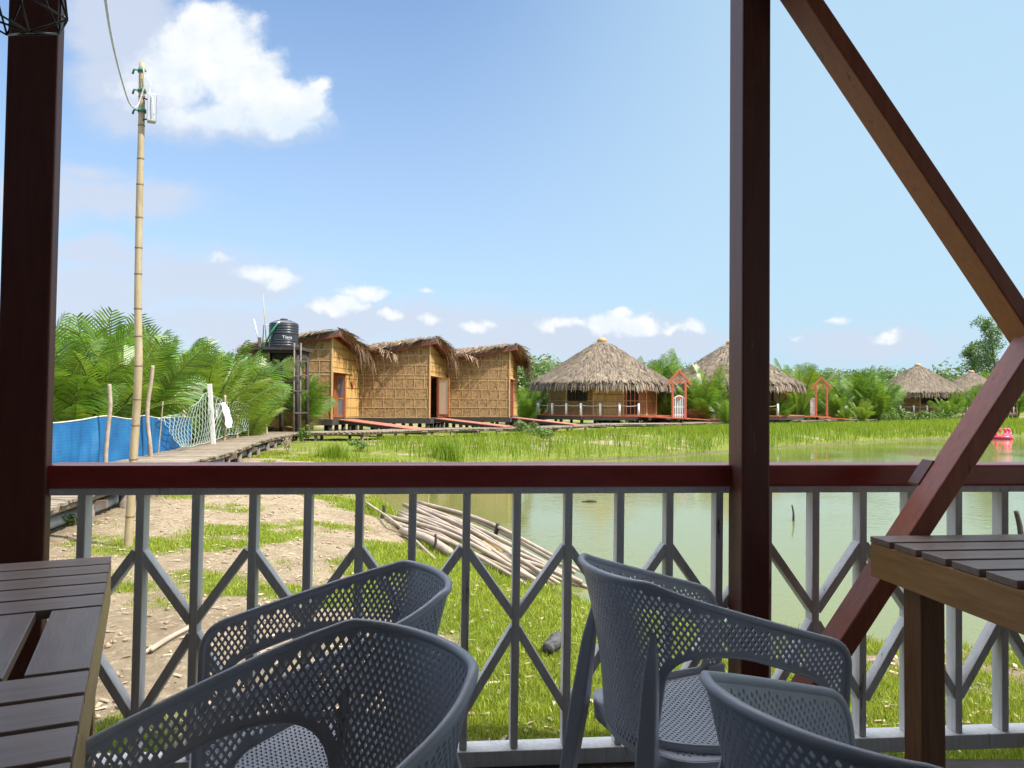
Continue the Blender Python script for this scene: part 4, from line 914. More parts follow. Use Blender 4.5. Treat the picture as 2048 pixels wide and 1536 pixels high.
# ------------------------------------------------------------------ grass, reeds, litter
def build_grass():
    rg = np.random.default_rng(3)
    def pts(n, x0, x1, y0, y1, p):
        y = y0 + (y1 - y0) * rg.random(n) ** p; x = rg.uniform(-1, 1, n); x = x0 + (x1 - x0) * rg.random(n); return x, y
    X, Y = pts(900000, -7.5, 7.5, 2.9, 24, 1.9)
    k = (np.abs(X) < Y * .72 + .5) & (pond_sd(X, Y) > .02 - .12 * rg.random(len(X))); X, Y = X[k], Y[k]
    cv = cover(X, Y); k = rg.random(len(X)) < np.clip((cv - .12) * 1.5, 0, 1) * (.35 + .65 * np.clip(7 / Y, 0, 1)); X, Y, cv = X[k], Y[k], cv[k]
    s = pond_sd(X, Y); Z = ground_z(X, Y); n = len(X)
    h = (.020 + .030 * rg.random(n)) * (.5 + .7 * cv) * (1 + 1.5 * np.exp(-np.maximum(s, 0) / .6) * rg.random(n)) * (1 + .05 * np.maximum(Y - 6, 0))
    tag(blades(np.stack([X, Y, Z - .005], 1), h, (.0045 + .003 * rg.random(n)) * (1 + .10 * np.maximum(Y - 5, 0)), .8, 5, M['grass']), 'short bright green grass growing in patches over the bank', 'grass', kind='stuff')
    # reeds on the far bank
    n = 300000; X = rg.uniform(-9, 62, n); Y = rg.uniform(19, 96, n); s = pond_sd(X, Y)
    bw = np.array([[BW(q)[0].x, BW(q)[0].y] for q in np.arange(0, 150, 1.0)])
    d = np.full(n, 9e9)
    for q in bw: d = np.minimum(d, np.hypot(X - q[0], Y - q[1]))
    side = np.zeros(n, bool)
    idx = np.interp(Y, bw[:, 1], bw[:, 0])        # boardwalk x at this y (it runs away from us monotonically)
    front = X > idx
    dens = np.clip(fbm(X * .5, Y * .5, 41, 4) * 2.0 - .35, .12, 1)
    dens = np.where((X < -5.2), dens * .40 * (fbm(X * .8, Y * .8, 52, 3) > .5), dens)
    k = (s > -.05) & (s < 11) & front & (d > .95) & (rg.random(n) < dens) & (Y > 21.5)
    X, Y, s, dens = X[k], Y[k], s[k], dens[k]; n = len(X); Z = ground_z(X, Y)
    h = (.32 + .42 * rg.random(n)) * (.55 + .55 * dens) * (.85 + .3 * fbm(X * .25, Y * .25, 61, 2)); h = np.where(X < -5.2, h * .6, h)
    h = np.minimum(h, .20 + .07 * d[k]); 
    tag(blades(np.stack([X, Y, Z - .02], 1), h, (.014 + .014 * rg.random(n)) * (Y / 32) ** .8, .45, 8, M['reed'], 'reed_grass'), 'tall yellow green reed grass along the far bank before the boardwalk', 'reeds', kind='stuff')
    # tuft at the corner, taller
    for (px, py, hh, nn, sp, lb) in [(668, 925, .62, 420, .55, 'upright tuft of rush on bare bank below the first hut'), (890, 915, .7, 600, .55, 'dense tuft of rush on the far bank under the middle hut')]:
        c = G(px, py, -.62); x = c.x + rg.normal(0, sp * .4, nn); y = c.y + rg.normal(0, sp * .4, nn); z = ground_z(x, y)
        tag(blades(np.stack([x, y, z], 1), hh * (.55 + .45 * rg.random(nn)), np.full(nn, .016), .5, 9, M['reed'], 'rush_tuft'), lb, 'rush')
    # dry litter on the earth
    n = 5500; Y = 3.1 + 16 * rg.random(n) ** 1.6; X = rg.uniform(-7, 6, n); k = (np.abs(X) < Y * .7 + .3) & (pond_sd(X, Y) > .3); X, Y = X[k], Y[k]; n = len(X); Z = ground_z(X, Y) + .006
    a = rg.uniform(0, 2 * PI, n); l = rg.uniform(.008, .035, n); w = l * rg.uniform(.15, .5, n); V = np.zeros((n, 4, 3)); dx, dy = np.cos(a), np.sin(a)
    for q, (u, v) in enumerate(((-1, -1), (1, -1), (1, 1), (-1, 1))):
        V[:, q] = np.stack([X + u * l * dx - v * w * dy, Y + u * l * dy + v * w * dx, Z + .012 * rg.random(n)], 1)
    tag(np_obj('leaf_litter', V.reshape(-1, 3), np.arange(n * 4).reshape(-1, 4), M['chip']), 'dry leaf bits scattered over earth and lawn', 'litter', kind='stuff')
build_grass()
def build_clods():
    rg = np.random.default_rng(15); n = 5200; Y = 3.2 + 13 * rg.random(n) ** 1.5; X = rg.uniform(-7, 5, n); k = (np.abs(X) < Y * .7 + .3) & (pond_sd(X, Y) > .5) & (cover(X, Y) < .55); X, Y = X[k], Y[k]; n = len(X)
    sz = .006 + .026 * rg.random(n) ** 3; Z = ground_z(X, Y) + sz * .3; base = np.array([(1, 0, 0), (0, 1, 0), (-1, 0, 0), (0, -1, 0), (0, 0, .75), (0, 0, -.75)], float)
    V = base[None] * sz[:, None, None] * rg.uniform(.6, 1.35, (n, 6, 3)) + np.stack([X, Y, Z], 1)[:, None]
    f = np.array([(0, 1, 4), (1, 2, 4), (2, 3, 4), (3, 0, 4), (1, 0, 5), (2, 1, 5), (3, 2, 5), (0, 3, 5)]); Fc = (np.arange(n) * 6)[:, None, None] + f[None]
    tag(np_obj('earth_crumbs', V.reshape(-1, 3), Fc.reshape(-1, 3), M['clod'], smooth=True), 'small dry earth crumbs strewn over the bare ground', 'crumbs', kind='stuff')
build_clods()

# ------------------------------------------------------------------ thatch strands
def strands(P, D, Nn, ln, wd, m, name, parent, seed=1, lift=.06, droop=.0, jitter=.25):
    """many thin tapered strips lying on a roof: P points, D downhill unit vectors, Nn normals (all (n,3))"""
    r = np.random.default_rng(seed); n = len(P); S = np.cross(D, Nn); j = r.normal(0, jitter, (n, 1)); D = D + S * j; D /= np.linalg.norm(D, axis=1, keepdims=True); S = np.cross(D, Nn)
    ln = np.asarray(ln)[:, None]; wd = np.asarray(wd)[:, None]; up = (lift * r.random((n, 1)))
    V = np.zeros((n, 6, 3)); dz = np.array([[0, 0, -1.0]])
    V[:, 0] = P - S * wd * .4; V[:, 1] = P + S * wd * .4
    q = P + D * ln * .55 + Nn * up + dz * droop * .2 * ln; V[:, 2] = q - S * wd * .5; V[:, 3] = q + S * wd * .5
    q = P + D * ln * (1 - .25 * droop) + Nn * up * .6 + dz * droop * ln * .8; V[:, 4] = q - S * wd * .18; V[:, 5] = q + S * wd * .18
    b = (np.arange(n) * 6)[:, None]; Fc = np.concatenate([b + np.array([[0, 1, 3, 2]]), b + np.array([[2, 3, 5, 4]])], 0)
    return np_obj(name, V.reshape(-1, 3), Fc, m, parent)

DZ = .40       # hut deck height
# ------------------------------------------------------------------ row of bamboo huts with folded roofs
def build_row_huts():
    cs = [Vector((-8.1, 34.6, DZ)), Vector((-4.11, 38.4, DZ)), Vector((-.14, 42.4, DZ))]
    A = Vector((3.62, -.10, 0)); B = Vector((.46, 3.95, 0)); HP, HV = 3.74, 3.02
    labels = ['woven bamboo hut beside the black water tank, with glazed double door',
              'woven bamboo hut in the middle of its row, with one door leaf standing open',
              'woven bamboo hut at the far end of the row, shaggy thatch hanging at its corner']
    for i, c in enumerate(cs):
        r = root('bamboo_hut', labels[i], 'hut', c, group='row of woven bamboo huts'); D = c - A; E = c + B; Fp = c - A + B
        a_, b_ = A.normalized(), B.normalized()
        z0 = c.z + .02
        w = MB(); w.wall(D, c, z0, c.z + HV, c.z + HP, .07); w.build('front_wall', M['weave'], r)
        # upper side panel in the plane of B, lower wall cut back to a slanting entrance under it
        t = .50; Rr = c + B * t; Q = Rr + Vector((-.95, -.02, 0)); dh = 2.16
        w = MB(); w.wall(c, E, c.z + dh, c.z + HP, c.z + HV, .07); w.build('upper_side_wall', M['weaveupright'], r)
        w = MB(); w.wall(Rr, E, z0, c.z + dh, c.z + dh, .06); w.build('lower_side_wall', M['weaveupright'], r)
        w = MB(); w.add([c + Vector((-1.3, 0.06, dh)), c + Vector((0.02, 0.0, dh)), c + B * (t + .18) + Vector((.0, 0, dh)), c + B * (t + .18) + Vector((-1.3, 0, dh))], [(3, 2, 1, 0)]); 
        w.add([c + Vector((-1.3, 0.06, dh + .04)), c + Vector((0.02, 0.0, dh + .04)), c + B * (t + .18) + Vector((.0, 0, dh + .04)), c + B * (t + .18) + Vector((-1.3, 0, dh + .04))], [(0, 1, 2, 3)]); w.build('soffit', M['cream'] if i else M['weave'], r)
        w = MB(); w.beam(c + Vector((.03, -.03, dh)), c + B * .72 + Vector((.05, 0, dh)), .06, .05); w.build('lintel_strip', M['batten'], r)
        w = MB(); w.wall(Q + Vector((-.9, .3, 0)), Q, z0, c.z + dh, c.z + dh, -.06); w.wall(D, Fp, z0, c.z + HV, c.z + HP, .06); w.wall(Fp, E, z0, c.z + HP, c.z + HV, .06); w.build('back_wall', M['weave'], r)
        w = MB(); w.wall(c + Vector((-.09, .08, 0)), Q + Vector((-.5, .1, 0)), z0, c.z + dh, c.z + dh, .05); w.build('porch_wall', M['doorred'], r)
        # door set on the slanting line Q-Rr
        dv = (Rr - Q).normalized(); dl = (Rr - Q).length; nn = Vector((dv.y, -dv.x, 0))
        w = MB(); fr = M['doorred' if i else 'doororange']
        for s in (.03, dl - .03): w.beam(Q + dv * s + Vector((0, 0, 0)), Q + dv * s + Vector((0, 0, dh)), .07, .09, side=dv)
        w.beam(Q + Vector((0, 0, dh - .04)), Rr + Vector((0, 0, dh - .04)), .07, .09, side=(0, 0, 1)); w.build('door_frame', fr, r)
        w = MB(); w.box(c + Vector((.02, .05, dh / 2)), (.07, .09, dh)); w.build('door_jamb', M['doorred'], r)
        def leaf(p, d, wd, glass):
            n2 = Vector((d.y, -d.x, 0)); g = MB()
            for s in (.04, wd - .04): g.beam(p + d * s + Vector((0, 0, .06)), p + d * s + Vector((0, 0, dh - .1)), .085, .04, side=d)
            for z, h in ((.12, .14), (dh - .15, .10), (.95, .08) if glass == 'glass' else (.12, .14)): g.beam(p + Vector((0, 0, z)), p + d * wd + Vector((0, 0, z)), h, .038, side=(0, 0, 1))
            o = g.build('door', M['doororange'], r); g = MB(); g.beam(p + d * (wd / 2) + Vector((0, 0, .16)), p + d * (wd / 2) + Vector((0, 0, dh - .18)), wd - .12, .012, side=d)
            g.build('door_pane', M[glass], o); return o
        if i == 0:
            leaf(Q + dv * .06, dv, dl / 2 - .07, 'glass'); leaf(Q + dv * (dl / 2 + .01), dv, dl / 2 - .07, 'glass')
            p = c + B * .70 + Vector((.03, 0, 1.62)); w = MB()
            w.add([p + Vector((0, y, z)) for y, z in ((0, -.2), (.24, .06), (.2, .2), (.06, .2), (0, .13), (-.06, .2), (-.2, .2), (-.24, .06))] + [p + Vector((.04, y, z)) for y, z in ((0, -.2), (.24, .06), (.2, .2), (.06, .2), (0, .13), (-.06, .2), (-.2, .2), (-.24, .06))], [tuple(range(8)), tuple(range(15, 7, -1))] + [(k, (k + 1) % 8, 8 + (k + 1) % 8, 8 + k) for k in range(8)])
            o = w.build('heart_sign', M['doorred'], None); tag(o, 'small dark red heart shaped plaque on the hut wall beside the glazed door', 'plaque')
        elif i == 1:
            leaf(Q + dv * .06, dv, dl / 2 - .07, 'glass'); leaf(Rr + Vector((.02, -.06, 0)), Vector((.96, -.26, 0)).normalized(), .62, 'cream')
        else:
            leaf(Q + dv * .06, dv, dl / 2 - .07, 'glass'); leaf(Q + dv * (dl / 2 + .01), dv, dl / 2 - .07, 'glass')
        # battens
        w = MB(); ln = A.length; rr = random.Random(i); yo = Vector((0, -.010, 0))
        for z in (.02, .52, 1.0, 1.5, 2.0, 2.16, 2.65, 3.15):
            s0 = 0.0 if z < HV else ln * (z - HV) / (HP - HV); w.beam(D + a_ * s0 + yo + Vector((0, 0, z)), c + yo + Vector((0, 0, z)), .026, .012, side=(0, 0, 1))
        s = .45
        for zz in range(7):
            za, zb = (.02, .52, 1.0, 1.5, 2.16, 2.65, 3.15)[zz], (.52, 1.0, 1.5, 2.16, 2.65, 3.15, 3.6)[zz]; s = .25 + .2 * rr.random()
            while s < ln:
                top = HV + (HP - HV) * s / ln
                if za < top: w.beam(D + a_ * s + yo + Vector((0, 0, za)), D + a_ * s + yo + Vector((0, 0, min(zb, top))), .022, .012, side=a_)
                s += .48 + .1 * rr.random()
        for z in (.5, 1.0, 1.5): w.beam(Rr + b_ * .05 + Vector((.012, 0, z)), E + Vector((.012, 0, z)), .022, .012, side=(0, 0, 1))
        for z in (2.65, 3.1): w.beam(c + Vector((.012, 0, z)), c + B * min(1, (HP - z) / (HP - HV)) + Vector((.012, 0, z)), .022, .012, side=(0, 0, 1))
        w.beam(c + Vector((.01, -.01, 0)), c + Vector((.01, -.01, HP)), .06, .06); w.build('wall_lattice', M['batten'], r)
        # floor, joists, piles
        w = MB(); w.add([D + Vector((0, 0, -.06)), c + Vector((.03, -.03, -.06)), Rr + Vector((.03, 0, -.06)), E + Vector((.03, 0, -.06)), Fp + Vector((0, 0, -.06)), D + Vector((0, 0, .02)), c + Vector((.03, -.03, .02)), Rr + Vector((.03, 0, .02)), E + Vector((.03, 0, .02)), Fp + Vector((0, 0, .02))], [(4, 3, 2, 1, 0), (5, 6, 7, 8, 9), (0, 1, 6, 5), (1, 2, 7, 6), (2, 3, 8, 7), (3, 4, 9, 8), (4, 0, 5, 9)])
        w.beam(D + Vector((0, .0, -.16)), c + Vector((0, 0.0, -.16)), .20, .1, side=(0, 0, 1)); w.beam(c + Vector((0, 0, -.16)), E + Vector((0, 0, -.16)), .20, .1, side=(0, 0, 1)); w.build('deck', M['darkwood'], r)
        for s in (.05, .26, .5, .74, .97):
            for q, nm in ((D + A * s + Vector((0, .15, 0)), 'pile'), (c + B * s + Vector((-.12, 0, 0)), 'pile'), (D + A * s + B * .5, 'pile')):
                w = MB(); w.tube([(q.x, q.y, gz(q.x, q.y) - .2), (q.x, q.y, c.z - .1)], .10, 8); w.build(nm, M['darkwood'], r, True)
        # roof: two slopes falling from the diagonal ridge
        out = a_ * .42 - b_ * .24; th = Vector((0, 0, .16)); P0 = c + Vector((0, 0, HP)) + out + Vector((0, 0, .12)); P1 = Fp + Vector((0, 0, HP)) - out * .7 + Vector((0, 0, .06))
        Lc = D + Vector((0, 0, HV)) - a_ * .40 - b_ * .20 + Vector((0, -.05, -.03)); Rc = E + Vector((0, 0, HV)) + (a_ * .45 + b_ * .35) + Vector((0, 0, -.05))
        w = MB()
        w.add([P0, P1, Lc, P0 + th, P1 + th, Lc + th], [(0, 1, 2), (5, 4, 3), (0, 2, 5, 3), (2, 1, 4, 5), (1, 0, 3, 4)]); w.add([P0, Rc, P1, P0 + th, Rc + th, P1 + th], [(0, 1, 2), (5, 4, 3), (0, 3, 4, 1), (1, 4, 5, 2)]); rf = w.build('roof', M['thatchbase'], r)
        w = MB()
        dn = Vector((0, 0, -.07))
        w.beam(P0 + dn, Lc + dn, .13, .045, side=(0, 0, 1)); w.beam(P0 + dn, Rc + dn, .13, .045, side=(0, 0, 1)); w.beam(P0 + dn, P1 + dn, .14, .06, side=(0, 0, 1))
        pc = c + Vector((0, 0, HP)); w.beam(D + Vector((0, -.04, HV + .02)), pc + Vector((0, -.04, .02)), .10, .05, side=(0, 0, 1)); w.beam(pc + Vector((.04, 0, .02)), E + Vector((.04, 0, HV + .02)), .10, .05, side=(0, 0, 1))
        for k in range(1, 8):
            t = k / 8; w.beam(P0.lerp(Rc, t) + dn, pc.lerp(E + Vector((0, 0, HV)), t) + Vector((0, 0, .03)), .06, .05); w.beam(P0.lerp(Lc, t) + dn, pc.lerp(D + Vector((0, 0, HV)), t) + Vector((0, 0, .03)), .06, .05)
        w.build('rafter_frame', M['rafter'], r)
        rg = np.random.default_rng(20 + i)
        def slope(T0, T1, T2, n, seed, edgeA, edgeB, ne):
            T0, T1, T2 = (np.array(v) for v in (T0, T1, T2)); nrm = np.cross(T1 - T0, T2 - T0); nrm /= np.linalg.norm(nrm); nrm = nrm * np.sign(nrm[2]); g = np.array([0, 0, -1.0]); d = g - nrm * (g @ nrm); d /= np.linalg.norm(d)
            u, v = rg.random(n), rg.random(n); s_ = u + v > 1; u[s_], v[s_] = 1 - u[s_], 1 - v[s_]; P = T0 + np.outer(u, T1 - T0) + np.outer(v, T2 - T0) + np.array([0, 0, .17]) + nrm * (.10 * rg.random((n, 1)))
            Dn = np.repeat(d[None], n, 0); NN = np.repeat(nrm[None], n, 0); L1 = .4 + .6 * rg.random(n); W1 = .035 + .045 * rg.random(n)
            # overhang along the eaves
            ev = []; 
            for (e0, e1, dr) in ((edgeA[0], edgeA[1], edgeA[2]), (edgeB[0], edgeB[1], edgeB[2])):
                e0, e1, dr = np.array(e0), np.array(e1), np.array(dr); t = rg.random((ne, 1)); Q_ = e0 + t * (e1 - e0) + np.array([0, 0, .15]) - dr * .3 * rg.random((ne, 1)) + np.array([0, 0, .06]) * rg.random((ne, 1)); ev.append((Q_, np.repeat((dr / np.linalg.norm(dr))[None], ne, 0)))
            return P, Dn, NN, L1, W1, ev
        S1 = slope(P0, P1, Lc, 1300, 1, (P0, Lc, tuple(Vector((-.85, -.30, -.34)))), (Lc, P1, (-.8, -.1, -.4)), 90)
        S2 = slope(P0, Rc, P1, 1300, 2, (P0, Rc, tuple(Vector((.45, .65, -.45)))), (Rc, P1, (.4, .6, -.5)), 130)
        strands(np.concatenate([S1[0], S2[0]]), np.concatenate([S1[1], S2[1]]), np.concatenate([S1[2], S2[2]]), np.concatenate([S1[3], S2[3]]), np.concatenate([S1[4], S2[4]]), M['leafthatch'], 'thatch', rf, 3 + i, .10, .1, .32)
        ev = S1[5] + S2[5]; Pq = np.concatenate([e[0] for e in ev]); Dq = np.concatenate([e[1] for e in ev]); nq = len(Pq); NN = np.repeat(np.array([[0, 0, 1.0]]), nq, 0); NN = NN - Dq * (NN * Dq).sum(1, keepdims=True); NN /= np.linalg.norm(NN, axis=1, keepdims=True)
        strands(Pq, Dq, NN, .28 + .55 * rg.random(nq) ** 2, .03 + .04 * rg.random(nq), M['leafthatch'], 'thatch_fringe', rf, 9 + i, .12, .45, .45)
        # shaggy bunches at the right-hand eave corner
        nq = 420 if i == 2 else 70; t = rg.random((nq, 1)) ** (.6 if i == 2 else 1.2); Pq = np.array(P0.lerp(Rc, .35)) * (1 - t) + np.array(Rc) * t + rg.normal(0, .10, (nq, 3)) + np.array([.10, 0, .1])
        Dq = np.tile(np.array([[.35, -.05, -.9]]), (nq, 1)) + rg.normal(0, .12, (nq, 3)); Dq /= np.linalg.norm(Dq, axis=1, keepdims=True); NN = np.cross(Dq, np.tile(np.array([[0, 1.0, 0]]), (nq, 1))); NN /= np.linalg.norm(NN, axis=1, keepdims=True)
        strands(Pq, Dq, NN, (.5 + .9 * rg.random(nq)) * (1.0 if i == 2 else .75), .03 + .035 * rg.random(nq), M['leafthatch'], 'hanging_thatch', rf, 31 + i, .05, .5, .2)
        # small gablet over the valley
        if i:
            g0 = D + a_ * .95 + Vector((0, -.55, HV + .42)); g1 = g0 + Vector((0, 2.2, .2)); gl = D + a_ * -.1 + Vector((-.1, -.45, HV - .02)); gr = D + a_ * 1.75 + Vector((0, -.42, HV + .12)); t2 = Vector((0, 0, .10))
            w = MB(); w.add([g0, g1, gl, g0 + t2, g1 + t2, gl + t2], [(0, 1, 2), (5, 4, 3), (0, 2, 5, 3), (2, 1, 4, 5)]); w.add([g0, gr, g1, g0 + t2, gr + t2, g1 + t2], [(0, 1, 2), (5, 4, 3), (0, 3, 4, 1), (1, 4, 5, 2)]); gb = w.build('gablet', M['thatchbase'], r)
            w = MB(); w.beam(g0 + dn, gl + dn, .10, .04, side=(0, 0, 1)); w.beam(g0 + dn, gr + dn, .10, .04, side=(0, 0, 1)); w.beam(g0 + dn, g1 + dn, .1, .05, side=(0, 0, 1)); w.build('gablet_rafter', M['rafter'], gb)
            nq = 150; t = rg.random((nq, 1)); sd_ = rg.random((nq, 1)) < .5; edge = np.where(sd_, np.array(gl), np.array(gr)); Pq = (np.array(g0) * (1 - t) + edge * t) + np.array([0, .8, .05]) * rg.random((nq, 1)) ** 1.5 + np.array([0, 0, .12]); Dq = np.where(sd_, np.array([-.6, -.45, -.5]), np.array([.6, -.45, -.5])) + rg.normal(0, .15, (nq, 3)); Dq /= np.linalg.norm(Dq, axis=1, keepdims=True)
            NN = np.tile(np.array([[0, 0, 1.0]]), (nq, 1)); NN = NN - Dq * (NN * Dq).sum(1, keepdims=True); NN /= np.linalg.norm(NN, axis=1, keepdims=True)
            strands(Pq, Dq, NN, .25 + .5 * rg.random(nq) ** 2, .03 + .03 * rg.random(nq), M['leafthatch'], 'gablet_thatch', gb, 50 + i, .08, .5, .4)
    ramps = [((-7.75, 36.0, DZ - .03), (-4.1, 33.9, .03), 'faded red plank ramp leading to the glazed double door'), ((-3.72, 39.8, DZ - .03), (-.2, 38.2, .03), 'faded red plank ramp leading to the open door leaf'), ((.12, 43.8, DZ - .03), (3.6, 42.4, .03), 'faded red plank ramp leading to the shaggy end hut')]
    for a, b, lb in ramps:
        a, b = Vector(a), Vector(b); d = (b - a).normalized(); n = Vector((-d.y, d.x, 0)).normalized(); ln = (b - a).length; r = root('entrance_ramp', lb, 'ramp', a, group='red ramps of the hut row'); m = MB(); s = 0
        while s < ln: m.beam(a + d * (s + .07) - n * .55, a + d * (s + .07) + n * .55, .125, .04, side=d); s += .14
        m.build('deck', M['ramp'], r); m = MB(); m.beam(a - n * .5 + Vector((0, 0, -.09)), b - n * .5 + Vector((0, 0, -.09)), .12, .05, side=(0, 0, 1)); m.beam(a + n * .5 + Vector((0, 0, -.09)), b + n * .5 + Vector((0, 0, -.09)), .12, .05, side=(0, 0, 1)); m.build('bearer', M['darkwood'], r)
        for t in (.1, .5, .85):
            q = a.lerp(b, t); m = MB(); m.tube([(q.x, q.y, gz(q.x, q.y) - .2), (q.x, q.y, q.z - .05)], .07, 8); m.build('pile', M['darkwood'], r, True)
build_row_huts()

# ------------------------------------------------------------------ water tank on its tower
def build_tank():
    Y = 31.5; c = W(565, 696, Y); zt = c.z
    r = root('tank_tower', 'dark timber tower carrying the black water tank', 'tower', (c.x, c.y, gz(c.x, c.y)))
    X0, X1 = W(523, 700, Y).x, W(606, 700, Y).x
    m = MB(); m.box(((X0 + X1) / 2, Y + .2, zt - .06), (X1 - X0 + .25, 1.9, .12)); m.box(((X0 + X1) / 2, Y - .6, zt - .17), (X1 - X0 + .1, .12, .12)); m.box(((X0 + X1) / 2 + .25, Y + .3, zt - .30), (X1 - X0 - .5, .9, .3)); m.build('platform', M['darkwood'], r)
    for x, y in ((X0 + .1, Y - .55), (X1 - .08, Y - .55), (X0 + .1, Y + .95), (X1 - .08, Y + .95), ((X0 + X1) / 2 - .1, Y + .2)):
        m = MB(); m.tube([(x + .05, y, gz(x, y) - .2), (x, y, zt - .05 if y > Y or x < X1 - .3 and x > X0 + .3 else zt + (.38 if x < c.x else .10))], [.09, .07], 8); m.build('post', M['darkwood'], r, True)
    m = MB()
    for z in (.95, 1.95):
        m.beam((X0, Y - .6, z), (X1, Y - .6, z), .09, .05, side=(0, 0, 1)); 
    m.beam((X0 + .1, Y - .58, .0), (X1 - .1, Y - .58, 1.9), .07, .05, side=(0, 1, 0)); m.build('cross_brace', M['darkwood'], r)
    lad = root('ladder', 'rough pole ladder leaning on the tank tower beside the bamboo hut', 'ladder', (X1 + .05, Y - .8, gz(X1, Y - .8)))
    m = MB()
    for dx in (-.10, .16): m.tube([(X1 + dx, Y - .85, gz(X1, Y) - .1), (X1 + dx - .05, Y - .72, zt + .15)], .035, 7)
    m.build('side_rail', M['pilewood'], lad, True)
    for py in (723, 752, 782, 826):
        p = W(602, py, Y - .82); m = MB(); m.beam(p - Vector((.24, 0, 0)), p + Vector((.24, 0, .01)), .05, .05, side=(0, 0, 1)); m.build('rung', M['pilewood'], lad)
    R0 = 29 / F * Y; hh = (694 - 640) / F * Y; z0 = zt; t = root('water_tank', 'black ribbed plastic water tank with white lettering on the timber tower', 'water tank', (c.x, Y + .15, z0))
    prof = [(R0 * .97, .0)]; n = 9; z = .03
    zb = hh * .86
    for i in range(n):
        za, zc = z, z + (zb - .03) / n
        if i in (3, 4): prof += [(R0 * .985, za), (R0 * .985, zc)]
        else: prof += [(R0 * .975, za), (R0, za + (zc - za) * .3), (R0, za + (zc - za) * .65), (R0 * .975, zc)]
        z = zc
    prof += [(R0 * .99, zb), (R0 * .97, zb + .06), (R0 * .80, zb + .12), (R0 * .50, zb + .17), (R0 * .48, zb + .19)]
    m = MB(); m.lathe((c.x, Y + .15, z0), prof, 48); o = m.build('body', M['tank'], t, True, autosmooth=35)
    m = MB(); m.lathe((c.x, Y + .15, z0), [(R0 * .27, zb + .16), (R0 * .27, zb + .24), (R0 * .22, zb + .27), (R0 * .02, zb + .28)], 24); m.build('lid', M['tank'], t, True, autosmooth=35)
    m = MB()
    for k in range(5):
        a = R(-90 + (k - 2) * 36); p = Vector((c.x + R0 * .86 * math.cos(a), Y + .15 + R0 * .86 * math.sin(a), z0 + zb + .06)); m.beam(p + Vector((0, 0, -.05)), p + Vector((-.3 * R0 * math.cos(a), -.3 * R0 * math.sin(a), .10)), .10, .05, side=(-math.sin(a), math.cos(a), 0))
    m.build('shoulder_rib', M['tank'], t)
    # lettering follows the drum
    def letters(txt, a0, name, size):
        cu = bpy.data.curves.new(name, 'FONT'); cu.body = txt; cu.size = size; cu.align_x = 'CENTER'; cu.align_y = 'CENTER'; cu.extrude = .0; cu.resolution_u = 2
        tmp = bpy.data.objects.new('tmp', cu); C.objects.link(tmp); dg = bpy.context.evaluated_depsgraph_get(); me = bpy.data.meshes.new_from_object(tmp.evaluated_get(dg)); bpy.data.objects.remove(tmp); bpy.data.curves.remove(cu)
        for v in me.vertices:
            a = R(-90) + a0 + v.co.x / (R0 * 1.0); v.co = Vector((math.cos(a) * R0 * 1.012, math.sin(a) * R0 * 1.012, hh * .86 * .435 + v.co.y))
        me.materials.clear(); me.materials.append(M['white']); me.name = name; oo = link(bpy.data.objects.new(name, me), o); s = oo.modifiers.new('solid', 'SOLIDIFY'); s.thickness = .008
    letters('Tiiana', R(30), 'lettering', .165); letters('iouud', R(-58), 'lettering', .165)
    g = MB(); g.tube(catmull([(c.x - R0 * .12, Y + .15 - R0 * 1.0, z0 + hh * .88), (c.x - R0 * .55, Y + .15 - R0 * 1.02, z0 + hh * .55), (c.x - R0 * 1.0, Y - .25, z0 + hh * .2), (c.x - R0 * 1.25, Y - .2, z0 - .02)], 8), .035, 8); tag(g.build('green_hose', M['green_pipe'], None, True), 'bright green hose slanting down the front of the black water tank', 'hose')
    g = MB(); g.tube([(c.x - R0 * .12, Y + .15 - R0 * 1.0, z0 + hh * .88), (c.x - R0 * .02, Y + .15 - R0 * .9, z0 + hh * .93)], .045, 8); g.build('fitting', M['white'], t, True)
    g = MB(); g.tube([(c.x - R0 * 1.02, Y, z0 + hh * .86), (c.x - R0 * 1.33, Y, z0 + hh * .86), (c.x - R0 * 1.38, Y, z0 - .0)], .022, 8); tag(g.build('inlet_pipe', M['pvc'], None, True), 'thin grey inlet pipe bending down left of the black water tank', 'pipe')
    a, b = W(533, 690, Y + .3), W(526, 587, Y + .3); g = MB(); g.tube([a, b], .018, 6); tag(g.build('thin_rod', M['bamboo'], None, True), 'tall thin rod sticking up left of the black water tank', 'rod', 'rods by the water tank')
    a, b = W(519, 690, Y + .3), W(508, 638, Y + .3); g = MB(); g.tube([a, b], .022, 6); tag(g.build('thin_rod', M['white'], None, True), 'short pale rod leaning left beside the tank tower', 'rod', 'rods by the water tank')
build_tank()

